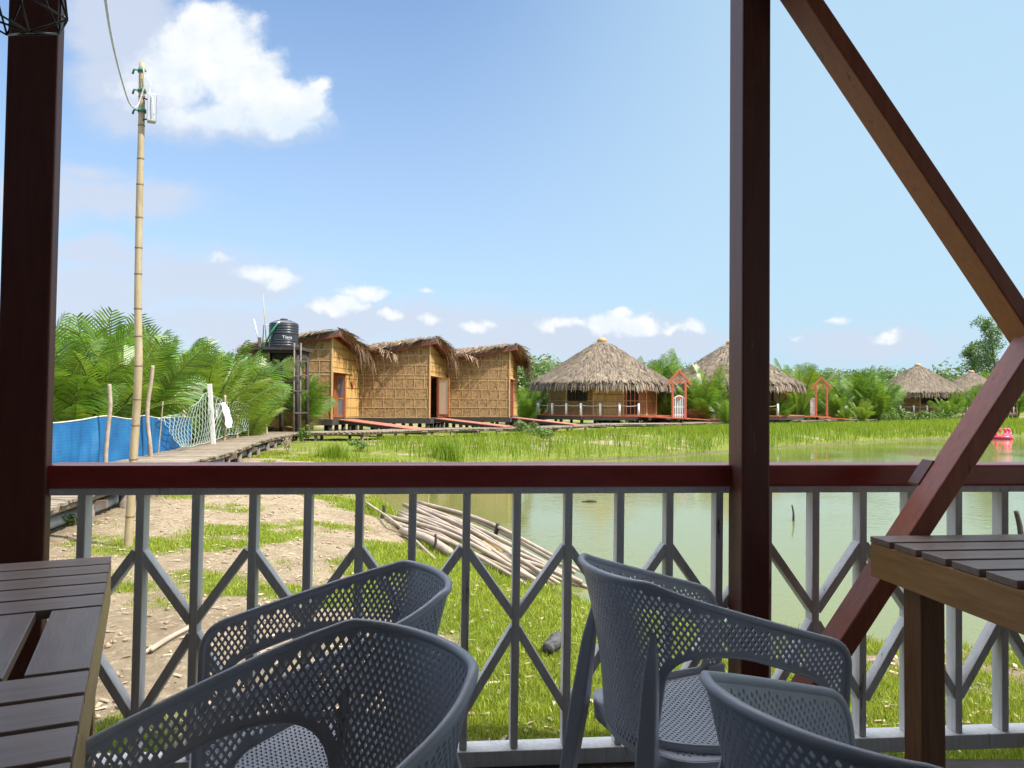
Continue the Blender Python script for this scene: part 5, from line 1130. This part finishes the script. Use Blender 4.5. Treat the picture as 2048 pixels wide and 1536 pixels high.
# ------------------------------------------------------------------ round thatched huts
def build_round_hut():
    """prototype centred at its own origin, deck top at z = DZ, seen from -y"""
    r = root('round_hut', 'x', 'hut', (0, 0, 0), group='round thatched huts'); RR, ze, za = 4.95, 2.75, 5.72
    prof = []
    for k in range(15):
        t = k / 14; prof.append((RR * (1 - t) ** .97 * (1 - .0 * t) + .28 * t, ze + (za - ze) * (t ** 1.06)))
    m = MB(); m.lathe((0, 0, 0), [(RR * .96, ze - .14)] + prof, 56); rf = m.build('roof', M['thatchbase'], r, True, local=True)
    rg = np.random.default_rng(4); n = 9000; t = 1 - np.sqrt(rg.random(n)); t = np.clip(t, 0, .985); a = rg.uniform(0, 2 * PI, n)
    def on(t, a):
        rad = RR * (1 - t) ** .97 + .28 * t; z = ze + (za - ze) * t ** 1.06; e = 1e-3; r2 = RR * (1 - (t + e)) ** .97 + .28 * (t + e); z2 = ze + (za - ze) * (t + e) ** 1.06
        P = np.stack([rad * np.cos(a), rad * np.sin(a), z], 1); dr, dz = -(r2 - rad), -(z2 - z); l = np.hypot(dr, dz); D = np.stack([dr / l * np.cos(a), dr / l * np.sin(a), dz / l], 1); Nn = np.stack([-dz / l * np.cos(a), -dz / l * np.sin(a), dr / l], 1); return P, D, Nn
    P, D, Nn = on(t, a); P = P + Nn * (.03 + .05 * rg.random((n, 1))); strands(P, D, Nn, .32 + .35 * rg.random(n), .05 + .05 * rg.random(n), M['thatch'], 'thatch', rf, 5, .09, .1, .22)
    n = 2600; t = .05 * rg.random(n); a = rg.uniform(0, 2 * PI, n); P, D, Nn = on(t, a); P[:, 2] -= .18 * rg.random(n) * (rg.random(n) < .6); strands(P, D, Nn, .30 + .45 * rg.random(n), .05 + .06 * rg.random(n), M['thatch'], 'thatch_fringe', rf, 6, .07, .85, .2)
    m = MB(); m.lathe((0, 0, za - .12), [(.30, 0), (.36, .12), (.36, .24), (.30, .34), (.18, .41), (.02, .43)], 24); m.build('ridge_pot', M['knob'], r, True, local=True)
    RW = 3.92; nseg = 12; ang = [R(-90 + 360 / nseg * (k + .5)) for k in range(nseg)]; pt = lambda k: Vector((RW * math.cos(ang[k % nseg]), RW * math.sin(ang[k % nseg]), 0))
    m = MB(); 
    for k in range(nseg):
        if k in (0,): continue
        m.wall(pt(k - 1 + 0), pt(k), DZ + .01, ze + .45, ze + .45, .06)
    m.build('wall', M['weave'], r, local=True)
    # window on the left front panel, door on the right front panel
    def panel(k0, s0, s1, z0, z1, fr, inn, name, bars):
        p, q = pt(k0 - 1), pt(k0); d = (q - p).normalized(); nn = Vector((d.y, -d.x, 0)); a_, b_ = p + d * s0 + nn * .02, p + d * s1 + nn * .02; m = MB()
        for s in (a_, b_): m.beam(s + Vector((0, 0, z0)), s + Vector((0, 0, z1)), .08, .08, side=d)
        for z in (z0, z1): m.beam(a_ + Vector((0, 0, z)), b_ + Vector((0, 0, z)), .08, .085, side=(0, 0, 1))
        for k in range(1, bars): s = a_.lerp(b_, k / bars); m.beam(s + Vector((0, 0, z0)), s + Vector((0, 0, z1)), .05, .06, side=d)
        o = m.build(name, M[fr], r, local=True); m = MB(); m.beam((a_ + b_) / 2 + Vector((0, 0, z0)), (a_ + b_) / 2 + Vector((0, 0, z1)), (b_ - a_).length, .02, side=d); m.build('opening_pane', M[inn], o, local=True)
    panel(nseg - 1 + 0, .15, 1.55, DZ + 1.0, DZ + 2.3, 'darkwood', 'dark', 'window', 5)
    p, q = pt(-1), pt(0); m = MB(); m.wall(p, q, DZ + .01, ze + .45, ze + .45, .06); m.build('front_panel', M['weaveupright'], r, local=True)
    panel(1, .25, 1.35, DZ + .02, DZ + 2.2, 'doororange', 'dark', 'doorway', 3)
    m = MB()
    for k in range(nseg): m.beam(pt(k) * 1.006 + Vector((0, 0, DZ)), pt(k) * 1.006 + Vector((0, 0, ze + .3)), .07, .07)
    for k in range(nseg):
        for z in (DZ + .06, DZ + 1.0, DZ + 1.75): m.beam(pt(k - 1) * 1.008 + Vector((0, 0, z)), pt(k) * 1.008 + Vector((0, 0, z)), .035, .03, side=(0, 0, 1))
    m.build('wall_lattice', M['batten'], r, local=True)
    RD = 5.2; dk = [Vector((RD * math.cos(R(-90 + 45 * k + 22.5)), RD * math.sin(R(-90 + 45 * k + 22.5)), 0)) for k in range(8)]
    m = MB(); m.add([v + Vector((0, 0, DZ - .05)) for v in dk] + [v + Vector((0, 0, DZ)) for v in dk], [tuple(range(7, -1, -1)), tuple(range(8, 16))] + [(k, (k + 1) % 8, 8 + (k + 1) % 8, 8 + k) for k in range(8)]); m.build('deck', M['orange'], r, local=True)
    m = MB()
    for k in range(8): m.beam(dk[k] * .985 + Vector((0, 0, DZ - .18)), dk[(k + 1) % 8] * .985 + Vector((0, 0, DZ - .18)), .26, .12, side=(0, 0, 1))
    m.build('edge_beam', M['darkwood'], r, local=True)
    for k in range(8):
        for t in (0, .5):
            q = dk[k].lerp(dk[(k + 1) % 8], t) * .93; m = MB(); m.tube([(q.x, q.y, -.7), (q.x, q.y, DZ - .1)], .11, 8); m.build('pile', M['darkwood'], r, True, local=True)
    # white bollards and ropes round the deck
    posts = []
    for k in (4, 5, 6, 7, 0):
        n = 3
        for j in range(n): posts.append(dk[k].lerp(dk[(k + 1) % 8], j / n) * .97)
    posts = [p for p in posts if not (p.x > 2.2 and p.x < 3.9 and p.y < 0)]
    rp_ = MB()
    for i, p in enumerate(posts):
        m = MB(); m.tube([p + Vector((0, 0, DZ)), p + Vector((0, 0, DZ + .82))], [.085, .075], 10); m.build('bollard', M['white'], r, True, local=True)
        if i and (p - posts[i - 1]).length < 2.2: rp_.tube([posts[i - 1].lerp(p, t) + Vector((0, 0, DZ + .70 - .30 * t * (1 - t))) for t in np.linspace(0, 1, 9)], .022, 6)
    rp_.build('rope', M['rope'], r, True, local=True)
    return r
rh = build_round_hut()
RH = [((6.55, 56.2), 0, 1.0, 'large round thatched hut nearest the row of huts, white rope posts on its deck'), ((17.2, 60.5), 0, 1.04, 'round thatched hut partly hidden by the square veranda post'), ((48.0, 91.0), 20, 1.03, 'round thatched hut in the palms with grey wall, between second gateway and tall trees'), ((57.9, 97.0), 40, .95, 'farthest round thatched roof, below the two tall trees')]
for i, ((x, y), a, s, lb) in enumerate(RH):
    o = rh if i == 0 else copy_tree(rh); o.location = (x, y, 0); o.rotation_euler = (0, 0, R(a)); o.scale = (s, s, s); tag(o, lb)

# ------------------------------------------------------------------ red gateways
def build_gates():
    def gate(loc, rz, opened, lb):
        r = root('gateway', lb, 'gateway', loc, R(rz), 'red gateways to the round huts'); hw = .42; H_ = 2.42
        for sx in (-1, 1):
            m = MB(); m.box((sx * hw, 0, H_ / 2), (.13, .13, H_)); m.build('gate_post', M['orange'], r, local=True, bevel=.01)
            m = MB(); m.beam((0, 0, 3.12), (sx * .80, 0, 2.18), .15, .15, side=(0, 1, 0)); m.build('gable_arm', M['orange'], r, local=True, bevel=.01)
        m = MB(); m.box((0, 0, 2.52), (.36, .08, .06)); m.box((0, 0, 2.36), (.42, .06, .13)); m.tube([(-.14, 0, 2.4), (-.14, 0, 2.86)], .018, 6); m.tube([(.14, 0, 2.4), (.14, 0, 2.86)], .018, 6); m.build('hanging_board', M['orange'], r, local=True)
        lf = MB(); w2 = .70
        for k in range(7):
            x = .02 + w2 * (k / 6); h = 1.22 + .16 * math.sin(PI * k / 6); lf.box((x, 0, .06 + h / 2), (.058, .025, h))
        for z in (.22, .75): lf.box((w2 / 2 + .02, .02, z), (w2, .02, .07))
        P = [(.02 + w2 * k / 12, 0, 1.30 + .16 * math.sin(PI * k / 12)) for k in range(13)]; lf.tube(P, .035, 6)
        o = lf.build('gate_leaf', M['white'], r, local=True); o.location = (-hw + .05, 0, 0); o.rotation_euler = (0, 0, R(opened))
        hs = MB(); pr = [(0, -.13), (.14, .03), (.11, .12), (.04, .12), (0, .07), (-.04, .12), (-.11, .12), (-.14, .03)]
        hs.add([(.37 + a, -.03, 1.30 + b) for a, b in pr] + [(.37 + a, -.06, 1.30 + b) for a, b in pr], [tuple(range(8)), tuple(range(15, 7, -1))] + [(k, (k + 1) % 8, 8 + (k + 1) % 8, 8 + k) for k in range(8)]); hs.build('heart', M['orange'], o, local=True)
        return r
    g1 = W(1358, 836, 50.5); gate((g1.x, g1.y, .27), 0, 0, 'red gateway with closed white picket gate before the large round hut')
    g2 = W(1643, 833, 61.5); gate((g2.x, g2.y, .28), -8, 115, 'red gateway with its white gate swung open, right of the square post')
    def bridge(lb, a, b, w=1.1):
        a, b = Vector(a), Vector(b); d = (b - a).normalized(); n = Vector((-d.y, d.x, 0)).normalized(); m = MB(); m.beam(a, b, w, .07, side=n); r = root('footbridge', lb, 'footbridge', a, group='red footbridges of the round huts'); m.build('deck', M['ramp' if False else 'orange'], r)
        for t in (.15, .5, .85):
            q = a.lerp(b, t); m = MB(); m.tube([(q.x, q.y, gz(q.x, q.y) - .2), (q.x, q.y, q.z - .03)], .09, 8); m.build('pile', M['darkwood'], r, True)
    bridge('red footbridge from the boardwalk to the closed white picket gate', (9.6, 52.5, .36), (14.6, 49.6 + 4.0, .06)); bridge('red walkway joining the large round hut to its gateway', (8.6, 51.6, .36), (11.6, 50.6, .24)); bridge('red footbridge from the boardwalk to the open gateway', (22.4, 62.6, .34), (27.6, 63.4, .06)); bridge('red walkway joining the half hidden round hut to its gateway', (19.5, 60.8, .38), (25.2, 61.6, .26))
build_gates()

# ------------------------------------------------------------------ flamingo float
def build_float():
    c = G(2004, 878, WZ); S_ = .52; r = root('flamingo_float', 'pink inflatable float with white trim, drifting before the far reeds', 'pool float', c)
    m = MB(); P = [c + S_ * Vector((.95 * math.cos(a), .75 * math.sin(a), .22)) for a in np.linspace(0, 2 * PI, 25)]; m.tube(P, .24 * S_, 12, False); m.build('ring', M['pink'], r, True)
    m = MB(); m.tube(catmull([c + S_ * Vector(p) for p in ((-.7, -.2, .3), (-.95, -.25, .75), (-.75, -.25, 1.15), (-.35, -.25, 1.1), (-.45, -.25, .8))], 8), [x * S_ for x in [.15] * 8 + [.13] * 8 + [.12] * 8 + [.11] * 8 + [.06]], 10); m.build('neck', M['pink'], r, True)
    for sx in (.15, .55):
        m = MB(); m.tube(catmull([c + S_ * Vector(p) for p in ((sx, -.2, .35), (sx + .22, -.2, .75), (sx + .12, -.2, 1.15), (sx - .12, -.2, 1.25))], 6), [x * S_ for x in (.26, .26, .25, .25, .24, .24, .23, .22, .21, .2, .18, .17, .16, .15, .13, .12, .10, .08, .06)], 10); m.build('wing', M['pink'], r, True)
        m = MB(); m.tube(catmull([c + S_ * Vector(p) for p in ((sx - .2, -.46, .5), (sx + .1, -.48, .62), (sx + .3, -.42, .85))], 6), .04 * S_, 8); m.build('trim', M['pinkpale'], r, True)
build_float()

# ------------------------------------------------------------------ nipa palms
def palm_mesh(seed, nfr, ln):
    """clump of arching feather fronds rising from the ground; returns meshes (leaflets, stalks)"""
    rr = random.Random(seed); V = []; Fc = []; st = MB()
    for f in range(nfr):
        az = 2 * PI * f / nfr * 1.618 * 1.0 + rr.uniform(-.5, .5); az = (f * 2.399 + rr.uniform(-.4, .4)); k = (f + .5) / nfr
        L_ = ln * rr.uniform(.8, 1.08); tilt = R(rr.uniform(1, 9) + 30 * k ** 1.5); curl = rr.uniform(.35, 1.0) * (0.4 + .8 * k)
        p = Vector((rr.uniform(-.3, .3), rr.uniform(-.3, .3), -.1)); pts = [p.copy()]; n = 26; a = tilt
        for i in range(n):
            t = (i + 1) / n; a = tilt + curl * t ** 2.2 * 1.1; d = Vector((math.sin(a) * math.cos(az), math.sin(a) * math.sin(az), math.cos(a))); p = p + d * (L_ / n); pts.append(p.copy())
        st.tube(pts[::2], [.050 * (1 - i / (len(pts[::2]))) + .006 for i in range(len(pts[::2]))], 5, False)
        side = Vector((-math.sin(az), math.cos(az), 0)); tw = rr.uniform(-.9, .9)
        m = 36
        for i in range(m):
            t = .20 + .80 * i / (m - 1); x = t * n; j = min(int(x), n - 1); q = pts[j].lerp(pts[j + 1], x - j); d = (pts[j + 1] - pts[j]).normalized()
            sd_ = (Matrix.Rotation(tw, 3, d) @ (side - d * side.dot(d)).normalized()); up = sd_.cross(d)
            ll = ln * .235 * (math.sin(PI * min(1, .12 + .88 * (t - .2) / .8 * .93)) ** .55) * rr.uniform(.85, 1.1) * (1 if t < .97 else .6)
            for s in (-1, 1):
                w = .050 * ln / 4 * rr.uniform(.8, 1.2); fwd = .55 + .5 * (t - .2); dr = (sd_ * s + d * fwd + up * .42).normalized(); b = len(V); mid = q + dr * ll * .55; tip = q + dr * ll + Vector((0, 0, -.09 * ll * rr.uniform(.0, 1.8)))
                wv = d * w
                V += [q - wv * .5, q + wv * .5, mid + wv * .6, mid - wv * .6, tip]; Fc += [(b, b + 1, b + 2), (b, b + 2, b + 3), (b + 3, b + 2, b + 4)]
    return np.array([tuple(v) for v in V]), np.array(Fc), st
def build_palms():
    proto = []
    for k, (nf, ln, mt) in enumerate([(17, 4.2, 'frond'), (15, 4.6, 'frond'), (20, 3.8, 'frond'), (14, 3.6, 'frondlime'), (16, 4.4, 'frond')]):
        V, Fc, st = palm_mesh(100 + k, nf, ln); lm = np_mesh('leaflets', V, Fc, M[mt]); so = bpy.data.meshes.new('stalk'); so.from_pydata(st.v, [], st.f); so.materials.append(M['rachis']); so.update(); proto.append((lm, so, float(V[:, 2].max()), R(90)))
    V, Fc, _ = palm_mesh(140, 3, 3.2); V[:, 2] = V[:, 2] * .45; V[:, :2] *= 1.6; dead = np_mesh('dead_leaflets', V, Fc, M['deadfrond'])
    def palm(x, y, k, top, rz, lb, px):
        s = (W(px, top, y).z - (gz(x, y) if y < 100 else -.4)) / proto[k][2]
        r = root('nipa_palm', lb, 'palm', (x, y, gz(x, y) if y < 100 else -.4), rz, 'nipa palms'); r.scale = (s, s, s)
        link(bpy.data.objects.new('fronds', proto[k][0]), r); link(bpy.data.objects.new('stalks', proto[k][1]), r)
        if k in (0, 2): link(bpy.data.objects.new('dead_fronds', dead), r).rotation_euler = (0, 0, px * .7)
    rr = random.Random(11)
    left = [(70, 17.6, 0, 650, 'nipa palm at the left picture edge behind the blue net, beside the broad post'), (120, 18.5, 1, 640, 'tall nipa palm with a stiff upright frond behind the left end of the blue net'), (165, 20.5, 4, 612, 'tallest nipa palm left of the bamboo pole, behind the blue net'), (205, 19.0, 3, 672, 'lime green young nipa palm behind the crooked left branch post'), (150, 17.6, 2, 735, 'low dark nipa palm leaning over the blue net at left'), (245, 20.0, 0, 638, 'nipa palm directly behind the tall bamboo pole'),
            (285, 21.2, 2, 715, 'low spreading nipa palm between bamboo pole and blue tied branch post'), (322, 23.5, 1, 640, 'tall nipa palm right of the bamboo pole, with feathery pale tip'), (365, 24.5, 4, 664, 'nipa palm with upright fronds behind the short bamboo stake'), (345, 23.6, 2, 750, 'low nipa palm behind the fishing net, right of the blue tied branch'), (410, 23.6, 3, 690, 'yellow green nipa palm behind the leaning concrete post'), (420, 28.0, 0, 668, 'nipa palm standing behind the yellow green palm by the concrete post'), (455, 26.0, 1, 695, 'nipa palm behind the hanging white cloth'), (487, 29.0, 4, 728, 'nipa palm beside the tank tower with fronds touching its platform'), (500, 26.8, 3, 772, 'low yellow tipped nipa palm at the end of the fishing net'), (30, 19.5, 4, 640, 'nipa palm seen through the gap left of the broad post'), (225, 25.0, 1, 625, 'tall nipa palm in the second row behind the lime palm'), (300, 27.5, 2, 655, 'nipa palm in the second row behind the blue tied branch post'), (95, 24.0, 2, 622, 'nipa palm in the second row left of the tallest one'), (380, 30.0, 1, 672, 'nipa palm in the second row above the concrete post'),
            (555, 33.4, 2, 706, 'dark nipa palm growing under the water tank platform'), (528, 32.9, 4, 712, 'dark nipa palm at the foot of the tank tower, left side'), (588, 33.3, 0, 738, 'small nipa palm between tank tower and bamboo hut')]
    for (px, Y, k, s, lb) in left:
        p = W(px, 800, Y); palm(p.x, Y, k, s, rr.uniform(0, 6.28), lb, px)
    right = [(1052, 54, 2, 775, 'nipa palm in the gap between the row of huts and the large round hut'), (1075, 60, 0, 760, 'nipa palm behind the rope posts at the left of the large round hut'),
             (1318, 61, 1, 702, 'nipa palm rising behind the right eave of the large round hut'), (1345, 57, 0, 770, 'nipa palm crowding the closed picket gate from behind'), (1372, 63, 4, 694, 'tall nipa palm with an upright spear right of the picket gateway'), (1408, 54.5, 2, 738, 'broad nipa palm between picket gateway and square post'), (1432, 57, 3, 722, 'lime green nipa palm just left of the square post'), (1455, 53, 0, 790, 'low nipa palm hidden in part by the square post'), (1330, 66, 3, 738, 'yellow green nipa palm above the picket gateway roof'),
             (1560, 57, 2, 785, 'low nipa palm before the half hidden round hut, right of the square post'), (1600, 68, 3, 722, 'lime green nipa palm right of the half hidden round hut'), (1585, 74, 0, 715, 'grey green nipa palm behind the half hidden round hut'), (1628, 72, 1, 742, 'nipa palm framed in the open gateway'), (1672, 66, 2, 775, 'dark nipa palm at the right side of the open gateway'), (1662, 78, 3, 742, 'yellow nipa palm behind the open gateway top'), (1705, 72, 4, 738, 'nipa palm midway between open gateway and the grey walled hut'), (1742, 70, 1, 735, 'tall dark nipa palm with leaning fronds, left of the grey walled hut'), (1760, 69, 0, 766, 'bright nipa palm at the left foot of the grey walled hut'), (1725, 66, 3, 795, 'low young nipa palm beside the boardwalk, midway to the grey walled hut'), (1690, 64.5, 2, 812, 'small drooping nipa palm on the boardwalk edge near the open gateway'), (1738, 84, 4, 728, 'nipa palm in the back row left of the grey walled hut'),
             (1893, 80, 0, 792, 'nipa palm before the right side of the grey walled hut'), (1912, 86, 2, 774, 'dark nipa palm below the left tall tree'), (1945, 88, 1, 766, 'nipa palm under the right tall tree'), (1975, 92, 3, 764, 'lime nipa palm at the diagonal timber below the tall tree'), (2030, 96, 4, 742, 'nipa palm in the gap right of the diagonal timber'), (2010, 104, 0, 735, 'nipa palm in the back row at the right picture edge'), (1860, 108, 1, 742, 'nipa palm behind the roof of the grey walled hut'), (1480, 66, 4, 720, 'nipa palm behind the square veranda post')]
    for (px, Y, k, s, lb) in right:
        p = W(px, 806, Y); palm(p.x, Y, k, s, rr.uniform(0, 6.28), lb, px)
build_palms()

# ------------------------------------------------------------------ trees
def crown(center, rx, rz, n, leaf, seed, clumps=14, squash=1.0):
    r = np.random.default_rng(seed); cc = r.normal(0, 1, (clumps, 3)); cc /= np.linalg.norm(cc, axis=1, keepdims=True); cc *= (r.random((clumps, 1)) ** .4) * .72; cc[:, 2] = np.abs(cc[:, 2]) * 1.1 - .25
    cr = r.uniform(.26, .46, clumps); idx = r.integers(0, clumps, n); d = r.normal(0, 1, (n, 3)); d /= np.linalg.norm(d, axis=1, keepdims=True); rad = cr[idx][:, None] * (.55 + .5 * r.random((n, 1)) ** .6)
    P = (cc[idx] + d * rad) * np.array([rx, rx, rz]) + np.array(center)
    nn = d + r.normal(0, .55, (n, 3)) + np.array([0, 0, .35]); nn /= np.linalg.norm(nn, axis=1, keepdims=True); t = np.cross(nn, r.normal(0, 1, (n, 3))); t /= np.linalg.norm(t, axis=1, keepdims=True); b = np.cross(nn, t)
    l = (leaf * r.uniform(.6, 1.3, n))[:, None]; V = np.stack([P - t * l, P - b * l * .45, P + t * l, P + b * l * .45], 1); return V.reshape(-1, 3), cc * np.array([rx, rx, rz]) + np.array(center)
def tree(lb, px, top, Y, rx, base, seed, n=2600, leaf=.16, mt='leaf', clumps=14, name='mangrove_tree', grp='trees beyond the huts'):
    t = W(px, top, Y); zt = t.z; r = root(name, lb, 'tree', (t.x, Y, -.5), group=grp); rz = (zt - base) / 1.65; ctr = (t.x, Y, zt - rz * 1.02)
    V, cc = crown(ctr, rx, rz, n, leaf, seed, clumps); np_obj('crown', V, np.arange(len(V)).reshape(-1, 4), M[mt], r)
    m = MB(); h = Vector((t.x, Y, ctr[2] - rz * .3)); m.tube([(t.x + .2, Y, -.6), (t.x + .05, Y, h.z * .5), h], [.05 * rx + .06, .04 * rx + .05, .03 * rx + .03], 8)
    for c in cc[:9]: m.tube([h - Vector((0, 0, .3)), (h + Vector(c)) / 2 + Vector((0, 0, .1)), Vector(c)], [.02 * rx + .03, .03, .015], 5)
    m.build('trunk', M['bark'], r, True)
def build_trees():
    tree('pale yellow green tree behind the palms, left of the black tank', 480, 655, 40, 2.1, 1.2, 1, 2800, .13, 'leafpale')
    tree('small pale tree top beside the pale tree, over the yellow green palm', 448, 690, 44, 1.6, 1.0, 2, 1600, .13, 'leafpale')
    tree('dark green tree behind the shaggy end of the hut row', 1062, 688, 74, 3.4, 1.0, 3, 3600, .2)
    tree('lighter green tree close behind the gap between row and round hut', 1082, 716, 66, 2.6, .4, 4, 3200, .17, 'leafpale')
    tree('green tree showing above the left slope of the large round roof', 1120, 700, 82, 3.6, 1, 5, 3200, .2)
    tree('green tree top peeping over the valley of the hut roofs', 713, 667, 62, 1.5, 2.5, 6, 1200, .16, 'leafpale')
    tree('round crowned green tree behind the right slope of the large round roof', 1318, 700, 84, 2.7, 1, 7, 2800, .2)
    tree('lower green tree between picket gateway and square post', 1352, 712, 90, 3.0, 1, 8, 2400, .2)
    tree('tree behind the half hidden round roof at the square post', 1420, 704, 96, 3.2, 1, 9, 2400, .2)
    # two slender tall trees at the right
    for (lb, px, top, bot, Y, w, sd_) in [('tall slender feathery tree rising above the far palms at right', 1978, 640, 745, 108, 2.3, 21), ('shorter feathery tree left of the tall slender one', 1936, 694, 745, 112, 2.2, 22)]:
        t, b = W(px, top, Y), W(px + 14, bot, Y); r = root('slender_tree', lb, 'tree', (b.x, Y, -.5), group='two slender trees'); V = []; rg = np.random.default_rng(sd_); n = int(3 + (t.z - b.z) / .85)
        for k in range(n):
            f = (k + .5) / n; c = b.lerp(t, f); ww = w * (1.0 - .35 * f) * (.75 + .5 * rg.random()); v, _ = crown((c.x + rg.uniform(-.45, .45) * w, Y + rg.uniform(-.5, .5) * w, c.z + .2), ww * .95, 1.5, 420, .15, sd_ * 10 + k, 13); V.append(v)
        V = np.concatenate(V); np_obj('crown', V, np.arange(len(V)).reshape(-1, 4), M['leafpale'], r)
        m = MB(); m.tube([(b.x, Y, -.6), b, b.lerp(t, .55), t - Vector((0, 0, .5))], [.22, .18, .11, .04], 8)
        for k in range(9):
            q = b.lerp(t, .1 + .09 * k); a = k * 2.4; m.tube([q, q + Vector((.9 * math.cos(a), .9 * math.sin(a), .7))], [.05, .02], 5)
        m.build('trunk', M['bark'], r, True)
    # distant mangrove wood: one mass
    V = []; rg = np.random.default_rng(77)
    for k in range(150):
        Y = rg.uniform(118, 210); u = rg.uniform(-.80, .80); x = u * Y; px = 1024 + u * F
        tgt = np.interp(px, [-100, 400, 1000, 1060, 1150, 1300, 1420, 1540, 1640, 1720, 1800, 1900, 2200], [715, 712, 702, 700, 706, 716, 716, 716, 730, 732, 728, 722, 716]) + rg.uniform(-7, 16)
        h = (806 + .007 * (px - 1024) - tgt) / F * Y + H; rx = rg.uniform(3.2, 6.5); rz = max(2.2, h * .48)
        v, _ = crown((x, Y, h - rz * .9), rx, rz, 620, .36, 1000 + k, 12); V.append(v)
    V = np.concatenate(V); tag(np_obj('mangrove_forest', V, np.arange(len(V)).reshape(-1, 4), M['leaf']), 'distant wall of mangrove wood along the horizon', 'forest', kind='stuff')
    # leafy undergrowth between boardwalk and palms, and weeds by the boardwalk
    V = []; rg = np.random.default_rng(78)
    for k in range(170):
        s = rg.uniform(52, 132); p, d = BW(min(s, 140)); n = Vector((-d.y, d.x, 0)); q = p + n * rg.uniform(1.6, 6.5); rx = rg.uniform(.5, 1.1); v, _ = crown((q.x, q.y, gz(q.x, q.y) + .30), rx, rg.uniform(.45, .75), 150, .085 * (1 + q.y / 140), 2000 + k, 6); V.append(v)
    for k in range(60):
        Y = rg.uniform(56, 110); u = rg.uniform(.18, .66); v, _ = crown((u * Y, Y + 8, .1), rg.uniform(1.0, 2.0), rg.uniform(.8, 1.4), 240, .16, 2500 + k, 7); V.append(v)
    V = np.concatenate(V); tag(np_obj('undergrowth', V, np.arange(len(V)).reshape(-1, 4), M['weed']), 'low leafy undergrowth beyond the boardwalk, below the palms', 'undergrowth', kind='stuff')
    def bush(lb, px, py, z, rx, rz, n, leaf, seed, mt='weed'):
        p = G(px, py, z); r = root('leafy_weed', lb, 'weed', (p.x, p.y, gz(p.x, p.y)), group='weeds beside the boardwalk'); v, cc = crown((p.x, p.y, gz(p.x, p.y) + rz * .7), rx, rz, n, leaf, seed, 7); np_obj('foliage', v, np.arange(len(v)).reshape(-1, 4), M[mt], r)
        m = MB(); b = Vector((p.x, p.y, gz(p.x, p.y) - .05))
        for c in cc[:5]: m.tube([b, Vector(c)], [.012, .006], 5)
        m.build('stem', M['rachis'], r)
    bush('fresh green weed growing against the boardwalk bend', 609, 885, -.36, .30, .48, 420, .045, 1)
    bush('dry brown weed on the bare bank beside the boardwalk piles', 577, 905, -.38, .30, .45, 260, .03, 2, 'chip')
    bush('small green weed at the foot of the blue net end', 372, 896, -.02, .30, .28, 200, .05, 3)
    bush('green weed at the end of the fishing net', 498, 868, -.2, .40, .34, 260, .06, 4)
    bush('dark leafy bush at the boardwalk below the shaggy end hut', 1052, 872, -.36, .75, .62, 800, .07, 5, 'leaf')
    bush('bright leafy bush on the bank right of the dark one', 1085, 885, -.45, .85, .45, 700, .06, 6)
    bush('leafy weed on the bank before the first hut ramp', 722, 905, -.5, .55, .35, 420, .05, 7)
    bush('small leafy weed at the left of the lawn beside the drain pipe', 118, 1058, -.42, .45, .12, 420, .03, 8)
build_trees()
